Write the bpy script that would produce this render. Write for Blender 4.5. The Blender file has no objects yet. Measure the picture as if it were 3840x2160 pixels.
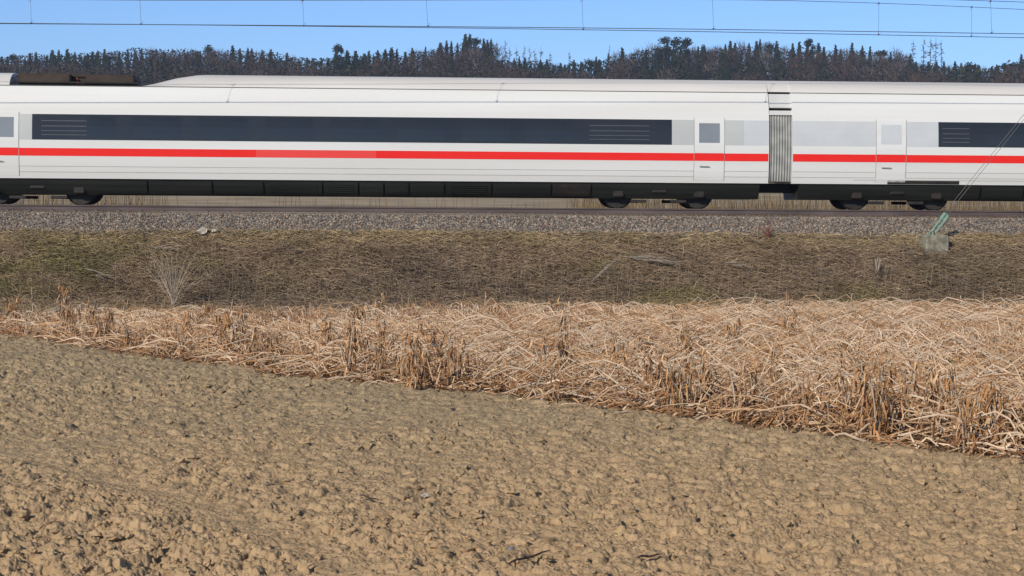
import bpy, math
import numpy as np
from mathutils import Matrix, Vector

# ---------------------------------------------------------------- camera, sky, sun, exposure
SC = bpy.context.scene
COL = SC.collection
FPX = 7380.0                       # focal length in photo pixels (3840 wide)
HEAD, PITCH, ROLL = -3.3, 2.37, 0.37
EYE = Vector((0, 0, 0.03))         # eye almost level with the top of the rails (z = 0)
cam_d = bpy.data.cameras.new('camera')
cam = bpy.data.objects.new('camera', cam_d)
COL.objects.link(cam)
cam_d.sensor_width = 36.0
cam_d.lens = FPX / 3840.0 * 36.0
cam_d.clip_start = 0.1
cam_d.clip_end = 6000
CR = (Matrix.Rotation(math.radians(HEAD), 3, 'Z') @ Matrix.Rotation(math.radians(90 - PITCH), 3, 'X')
      @ Matrix.Rotation(math.radians(ROLL), 3, 'Z'))
cam.matrix_world = Matrix.Translation(EYE) @ CR.to_4x4()
SC.camera = cam

TO_SUN = Vector((-2.2, -3.05, 2.05)).normalized()
SUN_EL = math.asin(TO_SUN.z)
SUN_AZ = math.atan2(TO_SUN.x, TO_SUN.y)
wd = bpy.data.worlds.new('World')
SC.world = wd
wd.use_nodes = True
wn = wd.node_tree
bg = wn.nodes['Background']
sky = wn.nodes.new('ShaderNodeTexSky')
sky.sky_type = 'NISHITA'
sky.sun_disc = False
sky.sun_elevation = SUN_EL
sky.sun_rotation = SUN_AZ
sky.altitude = 500
sky.air_density = 1.0
sky.dust_density = 0.0
sky.ozone_density = 4.0
tint = wn.nodes.new('ShaderNodeMix')
tint.data_type = 'RGBA'
tint.blend_type = 'MULTIPLY'
tint.inputs[0].default_value = 1.0
tint.inputs[7].default_value = (0.62, 0.80, 1.12, 1)
stc = wn.nodes.new('ShaderNodeTexCoord'); ssep = wn.nodes.new('ShaderNodeSeparateXYZ'); srmp = wn.nodes.new('ShaderNodeValToRGB')
wn.links.new(stc.outputs['Generated'], ssep.inputs[0]); wn.links.new(ssep.outputs['Z'], srmp.inputs[0])
srmp.color_ramp.elements[0].position = 0.10; srmp.color_ramp.elements[0].color = (0.64, 0.79, 1.11, 1)
srmp.color_ramp.elements[1].position = 0.40; srmp.color_ramp.elements[1].color = (0.76, 0.74, 0.72, 1)
wn.links.new(srmp.outputs[0], tint.inputs[7])
wn.links.new(sky.outputs[0], tint.inputs[6])
wn.links.new(tint.outputs[2], bg.inputs[0])
bg.inputs[1].default_value = 0.12

sun_d = bpy.data.lights.new('sun', 'SUN')
sun_d.energy = 4.2
sun_d.angle = math.radians(0.5)
sun_d.color = (1.0, 0.92, 0.79)
sun = bpy.data.objects.new('sun', sun_d)
COL.objects.link(sun)
sun.rotation_euler = TO_SUN.to_track_quat('Z', 'Y').to_euler()
sun.location = (-20, -20, 40)

SC.view_settings.view_transform = 'Standard'
SC.view_settings.look = 'None'
SC.view_settings.gamma = 1.0
SC.view_settings.exposure = 0.0
SC.view_settings.use_curve_mapping = False
SC.render.engine = 'CYCLES'
SC.cycles.max_bounces = 6
SC.cycles.volume_bounces = 1
SC.cycles.transparent_max_bounces = 8

rng = np.random.default_rng(7)

# ---------------------------------------------------------------- pixel -> place helpers
CRn = np.array(CR)
def ray(px, py):
    px = np.asarray(px, float); py = np.asarray(py, float)
    v = np.stack([(px - 1920) / FPX, -(py - 1080) / FPX, -np.ones_like(px * py)], -1)
    return v @ CRn.T
def at_Y(px, py, Y):
    d = ray(px, py)
    t = Y / d[..., 1]
    return d * t[..., None] + np.array(EYE)
def at_z(px, py, z):
    d = ray(px, py)
    t = (z - EYE.z) / d[..., 2]
    return d * t[..., None] + np.array(EYE)
def V(a): return Vector((float(a[0]), float(a[1]), float(a[2])))

# ---------------------------------------------------------------- noise
TB = [rng.random((512, 512)) for _ in range(6)]
def vnoise(x, y, k=0):
    xi = np.floor(x).astype(np.int64); yi = np.floor(y).astype(np.int64)
    fx = x - xi; fy = y - yi
    fx = fx * fx * (3 - 2 * fx); fy = fy * fy * (3 - 2 * fy)
    T = TB[k]
    a = T[xi & 511, yi & 511]; b = T[(xi + 1) & 511, yi & 511]
    c = T[xi & 511, (yi + 1) & 511]; d = T[(xi + 1) & 511, (yi + 1) & 511]
    return (a * (1 - fx) + b * fx) * (1 - fy) + (c * (1 - fx) + d * fx) * fy
def fbm(x, y, n=4, k=0):
    s = 0; a = .5
    for i in range(n):
        s = s + a * vnoise(x * 2 ** i + 17.3 * i, y * 2 ** i + 5.1 * i, (k + i) % 6); a *= .5
    return s / (1 - .5 ** n)
def clods(x, y, scale, keep, k=0):
    """rounded lumps: one per cell, random size, a fraction `keep` of the cells has one"""
    X = x / scale; Y = y / scale
    xi = np.floor(X).astype(np.int64); yi = np.floor(Y).astype(np.int64)
    best = np.zeros_like(X)
    for di in (-1, 0, 1):
        for dj in (-1, 0, 1):
            I = (xi + di) & 511; J = (yi + dj) & 511
            cx = xi + di + TB[k][I, J]; cy = yi + dj + TB[(k + 1) % 6][I, J]
            q = TB[(k + 2) % 6][I, J]
            s = TB[(k + 3) % 6][I, J]
            r = .35 + .55 * s
            el = .55 + .9 * TB[(k + 4) % 6][I, J]
            an = 6.283 * TB[(k + 5) % 6][I, J]
            ca, sa = np.cos(an), np.sin(an)
            dx = X - cx; dy = Y - cy
            u = (dx * ca + dy * sa) / (r * el); v = (-dx * sa + dy * ca) / r
            t = np.clip(1 - (u * u + v * v), 0, 1)
            best = np.maximum(best, np.where(q < keep, np.sqrt(t) * (r + .1), 0))
    return best

# ---------------------------------------------------------------- mesh helpers
def mesh_np(name, verts, faces, col=None, smooth=False):
    verts = np.ascontiguousarray(verts, np.float32).reshape(-1, 3)
    faces = np.ascontiguousarray(faces, np.int32)
    k = faces.shape[1]
    me = bpy.data.meshes.new(name)
    me.vertices.add(len(verts)); me.vertices.foreach_set('co', verts.ravel())
    me.loops.add(faces.size); me.loops.foreach_set('vertex_index', faces.ravel())
    me.polygons.add(len(faces)); me.polygons.foreach_set('loop_start', np.arange(len(faces), dtype=np.int32) * k)
    me.polygons.foreach_set('use_smooth', np.full(len(faces), smooth))
    if col is not None:
        ca = me.color_attributes.new('Col', 'FLOAT_COLOR', 'POINT')
        c4 = np.ones((len(verts), 4), np.float32); c4[:, :3] = col
        ca.data.foreach_set('color', c4.ravel())
    me.update(calc_edges=True)
    me.validate()
    return me
def link(name, me, mat=None, parent=None, loc=None):
    o = bpy.data.objects.new(name, me)
    COL.objects.link(o)
    if mat is not None and len(me.materials) == 0:
        for m in (mat if isinstance(mat, (list, tuple)) else [mat]): me.materials.append(m)
    if parent is not None: o.parent = parent
    if loc is not None: o.location = loc
    return o
def tag(o, label=None, cat=None, group=None, kind=None):
    if label: o['label'] = label
    if cat: o['category'] = cat
    if group: o['group'] = group
    if kind: o['kind'] = kind
    return o
def empty(name, loc=(0, 0, 0), rz=0.0):
    o = bpy.data.objects.new(name, None)
    COL.objects.link(o); o.location = loc; o.rotation_euler = (0, 0, rz); o.empty_display_size = .2
    return o
def dup(root, loc, rz=0.0, sc=(1, 1, 1)):
    r = root.copy(); COL.objects.link(r); r.location = loc; r.rotation_euler = (0, 0, rz); r.scale = sc
    for ch in list(root.children):
        c = ch.copy(); COL.objects.link(c); c.parent = r
        for g in ch.children:
            e = g.copy(); COL.objects.link(e); e.parent = c
    return r

class MB:
    """collects polygons for one mesh"""
    def __init__(s): s.v = []; s.f = []; s.m = []
    def add(s, v, f, m=0):
        b = len(s.v); s.v += [tuple(map(float, p)) for p in v]
        s.f += [tuple(i + b for i in q) for q in f]; s.m += [m] * len(f)
    def box(s, c, size, m=0, bev=0.0, rot=None):
        x, y, z = (size[0] / 2, size[1] / 2, size[2] / 2)
        b = min(bev, x * .9, y * .9, z * .9)
        R = rot if rot is not None else Matrix.Identity(3)
        if b <= 0:
            v = [(i * x, j * y, k * z) for i in (-1, 1) for j in (-1, 1) for k in (-1, 1)]
            f = [(0, 1, 3, 2), (4, 6, 7, 5), (0, 4, 5, 1), (2, 3, 7, 6), (0, 2, 6, 4), (1, 5, 7, 3)]
        else:
            v = []; f = []
            rings = [(-z, x - b, y - b), (-z + b, x, y), (z - b, x, y), (z, x - b, y - b)]
            for zz, xx, yy in rings:
                c8 = [(xx, -yy + b), (xx, yy - b), (xx - b, yy), (-xx + b, yy), (-xx, yy - b), (-xx, -yy + b), (-xx + b, -yy), (xx - b, -yy)]
                v += [(p[0], p[1], zz) for p in c8]
            for r in range(3):
                for i in range(8):
                    j = (i + 1) % 8
                    f.append((r * 8 + i, r * 8 + j, r * 8 + 8 + j, r * 8 + 8 + i))
            f.append(tuple(reversed(range(8)))); f.append(tuple(range(24, 32)))
        s.add([tuple(R @ Vector(p) + Vector(c)) for p in v], f, m)
    def tube(s, pts, r, n=6, m=0, caps=True):
        pts = [Vector(p) for p in pts]; K = len(pts)
        rr = r if isinstance(r, (list, tuple)) else [r] * K
        vs = []; up = Vector((0.12, 0.31, 0.95))
        for i, p in enumerate(pts):
            t = (pts[min(i + 1, K - 1)] - pts[max(i - 1, 0)]).normalized()
            a = t.cross(up if abs(t.dot(up)) < .95 else Vector((1, 0, 0))).normalized(); b = t.cross(a)
            for k in range(n):
                w = 2 * math.pi * k / n
                vs.append(p + (a * math.cos(w) + b * math.sin(w)) * rr[i])
        fs = []
        for i in range(K - 1):
            for k in range(n):
                j = (k + 1) % n
                fs.append((i * n + k, i * n + j, (i + 1) * n + j, (i + 1) * n + k))
        if caps:
            fs.append(tuple(reversed(range(n)))); fs.append(tuple(range((K - 1) * n, K * n)))
        s.add([tuple(p) for p in vs], fs, m)
    def lathe(s, c, axis, prof, n=20, m=0):
        """prof: list of (along axis, radius)"""
        ax = Vector(axis).normalized(); a = ax.orthogonal().normalized(); b = ax.cross(a); c = Vector(c)
        vs = []; fs = []
        for t, r in prof:
            for k in range(n):
                w = 2 * math.pi * k / n
                vs.append(tuple(c + ax * t + (a * math.cos(w) + b * math.sin(w)) * r))
        for i in range(len(prof) - 1):
            for k in range(n):
                j = (k + 1) % n
                fs.append((i * n + k, i * n + j, (i + 1) * n + j, (i + 1) * n + k))
        fs.append(tuple(range((len(prof) - 1) * n, len(prof) * n))); fs.append(tuple(reversed(range(n))))
        s.add(vs, fs, m)
    def mesh(s, name, smooth=False):
        me = bpy.data.meshes.new(name); me.from_pydata(s.v, [], s.f)
        me.polygons.foreach_set('material_index', s.m)
        if smooth: me.polygons.foreach_set('use_smooth', [True] * len(s.f))
        me.update()
        if smooth: me.set_sharp_from_angle(angle=math.radians(38))
        return me
    def build(s, name, mat, parent=None, smooth=False):
        return link(name, s.mesh(name, smooth), mat, parent)

def ribbons(P, W, side, col):
    """P (N,K,3) centre lines, W (N,K) widths, side (N,3) width directions -> flat blades"""
    N, K, _ = P.shape
    side = side / np.linalg.norm(side, axis=-1, keepdims=True)
    if side.ndim == 2: side = side[:, None, :]
    A = P - side * W[..., None] * .5; B = P + side * W[..., None] * .5
    v = np.stack([A, B], 2).reshape(-1, 3)
    i = (np.arange(N)[:, None] * K + np.arange(K - 1)[None]) * 2
    i = i.ravel()
    f = np.stack([i, i + 1, i + 3, i + 2], 1)
    c = np.repeat(col, K * 2, 0) if col.ndim == 2 else np.repeat(col.reshape(-1, 3), 2, 0)
    return v, f, c
def tubes(P, R, col, S=4):
    N, K, _ = P.shape
    T = np.empty_like(P); T[:, 1:-1] = P[:, 2:] - P[:, :-2]; T[:, 0] = P[:, 1] - P[:, 0]; T[:, -1] = P[:, -1] - P[:, -2]
    T /= np.linalg.norm(T, axis=-1, keepdims=True) + 1e-9
    ref = np.array([.13, .27, .95])
    A = np.cross(T, ref); A /= np.linalg.norm(A, axis=-1, keepdims=True) + 1e-9
    B = np.cross(T, A)
    w = 2 * np.pi * np.arange(S) / S
    v = P[:, :, None] + (A[:, :, None] * np.cos(w)[None, None, :, None] + B[:, :, None] * np.sin(w)[None, None, :, None]) * R[..., None, None]
    n = np.arange(N)[:, None, None] * K * S; k = np.arange(K - 1)[None, :, None] * S; s = np.arange(S)[None, None, :]; s2 = (s + 1) % S
    f = np.stack(np.broadcast_arrays(n + k + s, n + k + s2, n + k + S + s2, n + k + S + s), -1).reshape(-1, 4)
    return v.reshape(-1, 3), f, np.repeat(col, K * S, 0)
def merge(parts):
    v = []; f = []; c = []; b = 0
    for pv, pf, pc in parts:
        v.append(pv); f.append(pf + b); c.append(pc); b += len(pv)
    return np.concatenate(v), np.concatenate(f), np.concatenate(c)

# ---------------------------------------------------------------- materials
def mat(name, col, rough=.8, var=.0, scale=5.0, col2=None, bump=0.0, bscale=60.0, attr=False, spec=.3, coat=0.0, metal=0.0, detail=6, stretch=None, sss=0, lo=.35, hi=.65):
    m = bpy.data.materials.new(name); m.use_nodes = True
    nt = m.node_tree; p = nt.nodes['Principled BSDF']
    p.inputs['Roughness'].default_value = rough
    p.inputs['Specular IOR Level'].default_value = spec
    p.inputs['Metallic'].default_value = metal
    if coat: p.inputs['Coat Weight'].default_value = coat; p.inputs['Coat Roughness'].default_value = .08
    tc = nt.nodes.new('ShaderNodeTexCoord'); src = tc.outputs['Object']
    if stretch:
        mp = nt.nodes.new('ShaderNodeMapping'); mp.inputs['Scale'].default_value = stretch
        nt.links.new(src, mp.inputs[0]); src = mp.outputs[0]
    if col2 is None: col2 = tuple(c * (1 - var) for c in col)
    nz = nt.nodes.new('ShaderNodeTexNoise'); nz.inputs['Scale'].default_value = scale; nz.inputs['Detail'].default_value = detail
    nt.links.new(src, nz.inputs[0])
    rp = nt.nodes.new('ShaderNodeValToRGB')
    rp.color_ramp.elements[0].position = lo; rp.color_ramp.elements[1].position = hi
    if attr:
        rp.color_ramp.elements[0].color = (1 - var, 1 - var, 1 - var, 1); rp.color_ramp.elements[1].color = (1, 1, 1, 1)
        at = nt.nodes.new('ShaderNodeAttribute'); at.attribute_name = 'Col'
        mx = nt.nodes.new('ShaderNodeMix'); mx.data_type = 'RGBA'; mx.blend_type = 'MULTIPLY'; mx.inputs[0].default_value = 1
        nt.links.new(at.outputs['Color'], mx.inputs[6]); nt.links.new(rp.outputs[0], mx.inputs[7])
        nt.links.new(mx.outputs[2], p.inputs['Base Color'])
    else:
        rp.color_ramp.elements[0].color = (*col2, 1); rp.color_ramp.elements[1].color = (*col, 1)
        nt.links.new(rp.outputs[0], p.inputs['Base Color'])
    nt.links.new(nz.outputs[0], rp.inputs[0])
    if bump:
        n2 = nt.nodes.new('ShaderNodeTexNoise'); n2.inputs['Scale'].default_value = bscale; n2.inputs['Detail'].default_value = 8
        nt.links.new(src, n2.inputs[0])
        b = nt.nodes.new('ShaderNodeBump'); b.inputs['Strength'].default_value = bump; b.inputs['Distance'].default_value = .02
        nt.links.new(n2.outputs[0], b.inputs['Height']); nt.links.new(b.outputs[0], p.inputs['Normal'])
    return m
M = {}
M['soil'] = mat('soil', (0, 0, 0), .95, var=.18, scale=14, attr=True, bump=.5, bscale=70, spec=.1)
M['clod'] = mat('clod', (0, 0, 0), .95, var=.2, scale=30, attr=True, bump=.4, bscale=80, spec=.1)
M['straw'] = mat('straw', (0, 0, 0), .6, var=.35, scale=9, attr=True, spec=.3)
M['grass'] = mat('grass', (0, 0, 0), .8, var=.2, scale=6, attr=True, spec=.15)
M['earth'] = mat('earth', (.20, .14, .085), .95, col2=(.11, .08, .05), scale=3, bump=.8, bscale=14, spec=.1)
M['ballast'] = mat('ballast', (0, 0, 0), .85, var=.25, scale=30, attr=True, bump=.3, bscale=60, spec=.25)
M['bed'] = mat('bed', (.16, .125, .1), .9, col2=(.06, .05, .045), scale=22, bump=1, bscale=24, spec=.2)
M['rail'] = mat('rail', (.115, .085, .08), .55, col2=(.07, .05, .045), scale=4, bump=.15, bscale=40, spec=.4, stretch=(.2, 1, 1))
M['concrete'] = mat('concrete', (.31, .285, .225), .9, col2=(.13, .13, .09), scale=5, bump=.5, bscale=26, spec=.2)
M['sleeper'] = mat('sleeper', (.26, .23, .2), .9, col2=(.17, .14, .12), scale=6, bump=.4, bscale=30)
M['white'] = mat('white paint', (.735, .735, .722), .28, col2=(.66, .65, .62), scale=.9, spec=.5, coat=.25, stretch=(.10, 1, 1.8), lo=.3, hi=.7)
M['roofgrey'] = mat('grey roof paint', (.68, .65, .62), .5, col2=(.58, .55, .52), scale=1.6, spec=.4, stretch=(.08, 1, 1))
M['band'] = mat('black band', (.026, .029, .034), .22, col2=(.019, .021, .025), scale=.4, spec=.4, coat=.15)
M['glass'] = mat('tinted glass', (.025, .028, .031), .06, col2=(.019, .023, .027), scale=.9, spec=.46)
M['red'] = mat('red paint', (.84, .020, .014), .3, col2=(.80, .018, .012), scale=.7, spec=.45, coat=.2, stretch=(.1, 1, 2))
M['palered'] = mat('pale red paint', (.84, .068, .058), .3, col2=(.80, .062, .052), scale=.7, spec=.45, coat=.2, stretch=(.1, 1, 2))
M['seam'] = mat('seam', (.34, .34, .32), .6, var=.3, scale=3)
M['gutter'] = mat('gutter', (.10, .10, .10), .6, var=.3, scale=3)
M['slat'] = mat('dark grey slat', (.085, .09, .10), .5, var=.2, scale=4)
M['skirt'] = mat('dark skirt', (.020, .022, .018), .5, col2=(.012, .013, .011), scale=1.4, spec=.4, stretch=(.25, 1, 3))
M['under'] = mat('running gear', (.018, .017, .016), .6, col2=(.035, .027, .02), scale=4, spec=.3)
M['steel'] = mat('steel tread', (.30, .29, .28), .35, col2=(.2, .19, .18), scale=6, metal=.8)
M['bellows'] = mat('grey bellows rubber', (.38, .38, .36), .6, col2=(.27, .27, .26), scale=3)
M['fairing'] = mat('pale grey fairing', (.62, .62, .60), .4, col2=(.55, .55, .53), scale=2, spec=.4)
M['lightgrey'] = mat('light grey paint', (.50, .51, .50), .35, col2=(.46, .47, .46), scale=1, spec=.4, coat=.2)
M['palegrey'] = mat('pale grey paint', (.57, .585, .60), .35, col2=(.52, .535, .55), scale=1, spec=.4, coat=.2)
M['doorglass'] = mat('grey glass', (.24, .26, .28), .12, col2=(.2, .22, .24), scale=1, spec=.5)
M['rustbox'] = mat('brown equipment', (.055, .038, .03), .7, col2=(.03, .022, .018), scale=3, spec=.3)
M['blackbox'] = mat('black equipment', (.03, .027, .025), .7, col2=(.018, .016, .016), scale=3, spec=.3)
M['insul'] = mat('brown insulator', (.10, .035, .02), .25, var=.3, scale=4, spec=.5)
M['wire'] = mat('wire', (.055, .05, .05), .5, var=.3, scale=3, spec=.4)
M['guy'] = mat('guy wire', (.18, .17, .16), .5, var=.3, scale=3, spec=.4)
M['green'] = mat('green steel paint', (.24, .36, .28), .5, col2=(.17, .27, .21), scale=6, spec=.4, bump=.1, bscale=30)
M['bolt'] = mat('bolt', (.12, .11, .1), .5, var=.3, scale=6, metal=.5)
M['litter'] = mat('white litter', (.52, .47, .39), .6, col2=(.38, .33, .26), scale=20)
M['stick'] = mat('dark stick', (.10, .065, .045), .85, col2=(.05, .035, .025), scale=30, bump=.4)
M['twig'] = mat('pale twig', (.50, .41, .32), .8, col2=(.34, .27, .2), scale=20)
M['twigdark'] = mat('dark twig', (.10, .075, .06), .85, col2=(.06, .045, .035), scale=20)
M['deadwood'] = mat('grey deadwood', (.40, .34, .28), .85, col2=(.25, .21, .17), scale=12)
M['leafgreen'] = mat('green leaf', (.10, .17, .04), .6, var=.4, scale=20)
M['brownleaf'] = mat('brown leaf', (0, 0, 0), .75, var=.35, scale=30, attr=True, spec=.2)
M['foliage'] = mat('foliage', (0, 0, 0), .9, var=.3, scale=.6, attr=True, spec=.1)
M['bark'] = mat('bark', (.07, .055, .05), .9, col2=(.045, .035, .03), scale=2, spec=.1)
M['pinebark'] = mat('pine bark', (.20, .13, .095), .9, col2=(.11, .075, .06), scale=.7, spec=.1)
M['birchbark'] = mat('pale bark', (.36, .33, .30), .9, col2=(.2, .18, .16), scale=.8, spec=.1)
M['meadow'] = mat('meadow', (.42, .33, .22), .95, col2=(.26, .20, .12), scale=.12, bump=.3, bscale=3, spec=.1)
M['hill'] = mat('hill floor', (.05, .042, .03), .95, col2=(.03, .03, .02), scale=.05, spec=.1)

# ---------------------------------------------------------------- ground levels
GY = [-40, 20, 28, 40, 50.5, 51.9, 54.75]
GZ = [-1.5, -1.5, -1.60, -2.3, -2.6, -2.55, -.70]
def gz(y): return np.interp(y, GY, GZ)
BANK_SLOPE = math.atan2(1.85, 2.85)

edge_px = [(-900, 1105), (-400, 1190), (0, 1246), (424, 1322), (860, 1380), (1232, 1432), (1860, 1490), (2470, 1560), (3076, 1640), (3540, 1703), (3840, 1743), (4400, 1830), (5200, 1960)]
EDG = np.array([at_z(a, b, -1.5)[:2] for a, b in edge_px])
def near_edge(x): return np.interp(x, EDG[:, 0], EDG[:, 1])
def far_edge(x): return 26.6 + .12 * (x + 6) + .5 * np.sin(x * 1.3)

# ---- ploughed field: one fine sheet
NR, NC = 1500, 1450
dist = 6.3 * (27.5 / 6.3) ** np.linspace(0, 1, NR)
lat = np.linspace(-.345, .345, NC) + math.tan(math.radians(-HEAD))
sidew = 7.0 * (np.arange(1, 91) / 90.0) ** 1.5          # coarser margins to both sides
FX = np.concatenate([dist[:, None] * lat[0] - sidew[::-1][None], dist[:, None] * lat[None, :], dist[:, None] * lat[-1] + sidew[None]], 1)
NC += 180
FY = np.repeat(dist[:, None], NC, 1)
def poly_dist(x, y, pts):
    d = np.full(x.shape, 1e9)
    for (ax, ay), (bx, by) in zip(pts[:-1], pts[1:]):
        ex, ey = bx - ax, by - ay; L = ex * ex + ey * ey
        t = np.clip(((x - ax) * ex + (y - ay) * ey) / L, 0, 1)
        d = np.minimum(d, np.hypot(x - ax - t * ex, y - ay - t * ey))
    return d
TRK = [tuple(at_z(a, b, -1.5)[:2]) for a, b in [(-300, 1640), (330, 1770), (700, 1880), (1050, 2010), (1250, 2100), (1400, 2250)]]
def soil_height(x, y):
    coarse = np.clip(.66 + 1.2 * (fbm(x * .55 + 3, y * .55, 3, 1) - .46), .35, 1.05)
    lowleft = np.clip((10.6 - y) / 2.2, 0, 1) * np.clip((.6 - x) / 1.2, 0, 1)
    coarse = np.clip(coarse + .28 * lowleft, 0, 1.2)
    tr = np.clip(1 - poly_dist(x, y, TRK) / .30, 0, 1)
    tr = tr * tr * (3 - 2 * tr)
    am = .70 * coarse * (1 - .6 * tr)
    wx = x + .055 * (fbm(x * 16, y * 16, 3, 2) - .5) + .02 * (vnoise(x * 55, y * 55, 1) - .5); wy = y + .055 * (fbm(x * 16 + 40, y * 16, 3, 3) - .5) + .02 * (vnoise(x * 55, y * 55, 4) - .5)
    h = .05 * (fbm(x * .8, y * .8, 3, 2) - .5) - .010 * tr
    h = h + am * (.042 * clods(wx, wy, .15, .16, 0) + .045 * clods(wx + 7, wy + 3, .07, .42, 2) + .018 * clods(wx + 1, wy + 9, .034, .55, 4))
    rid = 1 - np.abs(2 * fbm(wx * 9, wy * 9, 3, 0) - 1)
    h = h + .036 * am * (rid - .7) - .30 * am * np.clip(fbm(wx * 6.5 + 9, wy * 6.5, 3, 4) - .61, 0, .2)
    h = h + (.005 + .026 * am) * (fbm(x * 45, y * 45, 3, 3) - .5) + .014 * am * (vnoise(x * 110, y * 110, 5) - .5)
    return h, coarse, tr
H, COARSE, TR = soil_height(FX, FY)
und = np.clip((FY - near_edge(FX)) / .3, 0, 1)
fz = gz(FY) + H * (1 - .5 * und)
moist = np.clip(fbm(FX * .9, FY * .35, 3, 3), 0, 1)
far_t = np.clip((FY - 8.5) / 10, 0, 1)
c_a = np.array([.435, .300, .172]); c_b = np.array([.355, .272, .168])
mixv = np.clip(far_t * .85 + (moist - .5) * .5, 0, 1)[..., None]
scol = c_a * (1 - mixv) + c_b * mixv
fine = fbm(FX * 25, FY * 25, 2, 5)[..., None]
scol = scol * (.82 + .36 * fine)
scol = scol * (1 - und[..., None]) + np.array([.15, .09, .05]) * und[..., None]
idx = np.arange(NR * NC).reshape(NR, NC)
q = np.stack([idx[:-1, :-1], idx[:-1, 1:], idx[1:, 1:], idx[1:, :-1]], -1).reshape(-1, 4)
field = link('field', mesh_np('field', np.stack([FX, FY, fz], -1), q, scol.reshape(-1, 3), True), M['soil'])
tag(field, kind='structure')

# ---- loose clods lying on the soil (uncountable)
ico = None
def icosphere(sub):
    t = (1 + 5 ** .5) / 2
    v = [(-1, t, 0), (1, t, 0), (-1, -t, 0), (1, -t, 0), (0, -1, t), (0, 1, t), (0, -1, -t), (0, 1, -t), (t, 0, -1), (t, 0, 1), (-t, 0, -1), (-t, 0, 1)]
    f = [(0, 11, 5), (0, 5, 1), (0, 1, 7), (0, 7, 10), (0, 10, 11), (1, 5, 9), (5, 11, 4), (11, 10, 2), (10, 7, 6), (7, 1, 8), (3, 9, 4), (3, 4, 2), (3, 2, 6), (3, 6, 8), (3, 8, 9), (4, 9, 5), (2, 4, 11), (6, 2, 10), (8, 6, 7), (9, 8, 1)]
    v = [np.array(p) / np.linalg.norm(p) for p in v]
    for _ in range(sub):
        c = {}; nf = []
        def mid(a, b):
            k = (min(a, b), max(a, b))
            if k not in c:
                p = v[a] + v[b]; v.append(p / np.linalg.norm(p)); c[k] = len(v) - 1
            return c[k]
        for a, b, d in f:
            ab, bd, da = mid(a, b), mid(b, d), mid(d, a)
            nf += [(a, ab, da), (b, bd, ab), (d, da, bd), (ab, bd, da)]
        f = nf
    return np.array(v), np.array(f)
IV0, IF0 = icosphere(0); IV1, IF1 = icosphere(1)
def lumps(pos, size, col, iv, jf, flat=.75, rough=.35):
    N = len(pos); n = len(iv)
    v = iv[None] * (1 + rough * (rng.random((N, n, 1)) - .5) * 2)
    st = np.stack([.75 + .6 * rng.random(N), .75 + .5 * rng.random(N), flat * (.7 + .5 * rng.random(N))], -1)
    v = v * st[:, None] * size[:, None, None]
    a = rng.random(N) * 6.283; b = (rng.random(N) - .5) * 1.4
    ca, sa, cb, sb = np.cos(a)[:, None], np.sin(a)[:, None], np.cos(b)[:, None], np.sin(b)[:, None]
    x, y, z = v[..., 0], v[..., 1], v[..., 2]
    y, z = y * cb - z * sb, y * sb + z * cb
    x, y = x * ca - y * sa, x * sa + y * ca
    v = np.stack([x, y, z], -1) + pos[:, None]
    f = (jf[None] + (np.arange(N) * n)[:, None, None]).reshape(-1, 3)
    return v.reshape(-1, 3), f, np.repeat(col, n, 0)
N = 11000
d = 6.6 * (24 / 6.6) ** rng.random(N); x = d * (rng.uniform(-.34, .34, N) + math.tan(math.radians(-HEAD)))
h, co, tr = soil_height(x, d)
ok = (d < near_edge(x) + .05) & (rng.random(N) < co * 1.0 * (1 - .9 * tr))
x, d, h = x[ok], d[ok], h[ok]
sz = .005 + .024 * rng.random(len(x)) ** 3.4
c = c_a * .5 + c_b * .5
cc = (c_a[None] * (1 - np.clip((d - 8.5) / 10, 0, 1)[:, None] * .9) + c_b[None] * np.clip((d - 8.5) / 10, 0, 1)[:, None] * .9) * (.8 + .35 * rng.random((len(x), 1)))
v, f, cl = lumps(np.stack([x, d, gz(d) + h + sz * .25], -1), sz, cc, IV1, IF1, .7, .38)
tag(link('soil_clods', mesh_np('soil_clods', v, f, cl, False), M['clod']), 'loose brown clods scattered over the ploughed field', 'soil clods', kind='stuff')

# straw bits and small stones lying about on the soil
N = 700
d = 7.2 * (22 / 7.2) ** rng.random(N); x = d * (rng.uniform(-.33, .33, N) + math.tan(math.radians(-HEAD)))
ok = d < near_edge(x) - .05; x, d = x[ok], d[ok]; n = len(x); h = soil_height(x, d)[0]
L = rng.uniform(.02, .09, n); an = rng.random(n) * 6.283; t = np.array([-.5, 0, .5])
P = np.stack([x[:, None] + np.cos(an)[:, None] * L[:, None] * t, d[:, None] + np.sin(an)[:, None] * L[:, None] * t, np.repeat((gz(d) + h + .006)[:, None], 3, 1) + rng.normal(0, .003, (n, 3))], -1)
cc = np.array([(.60, .42, .25), (.30, .18, .10), (.16, .10, .06), (.45, .30, .17)])[rng.integers(0, 4, n)]
v, f, cl = tubes(P, np.repeat(rng.uniform(.0008, .0022, n)[:, None], 3, 1), cc, 3)
tag(link('straw_bits', mesh_np('straw_bits', v, f, cl), M['straw']), 'short bits of straw strewn over the ploughed soil', 'straw', kind='stuff')

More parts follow.
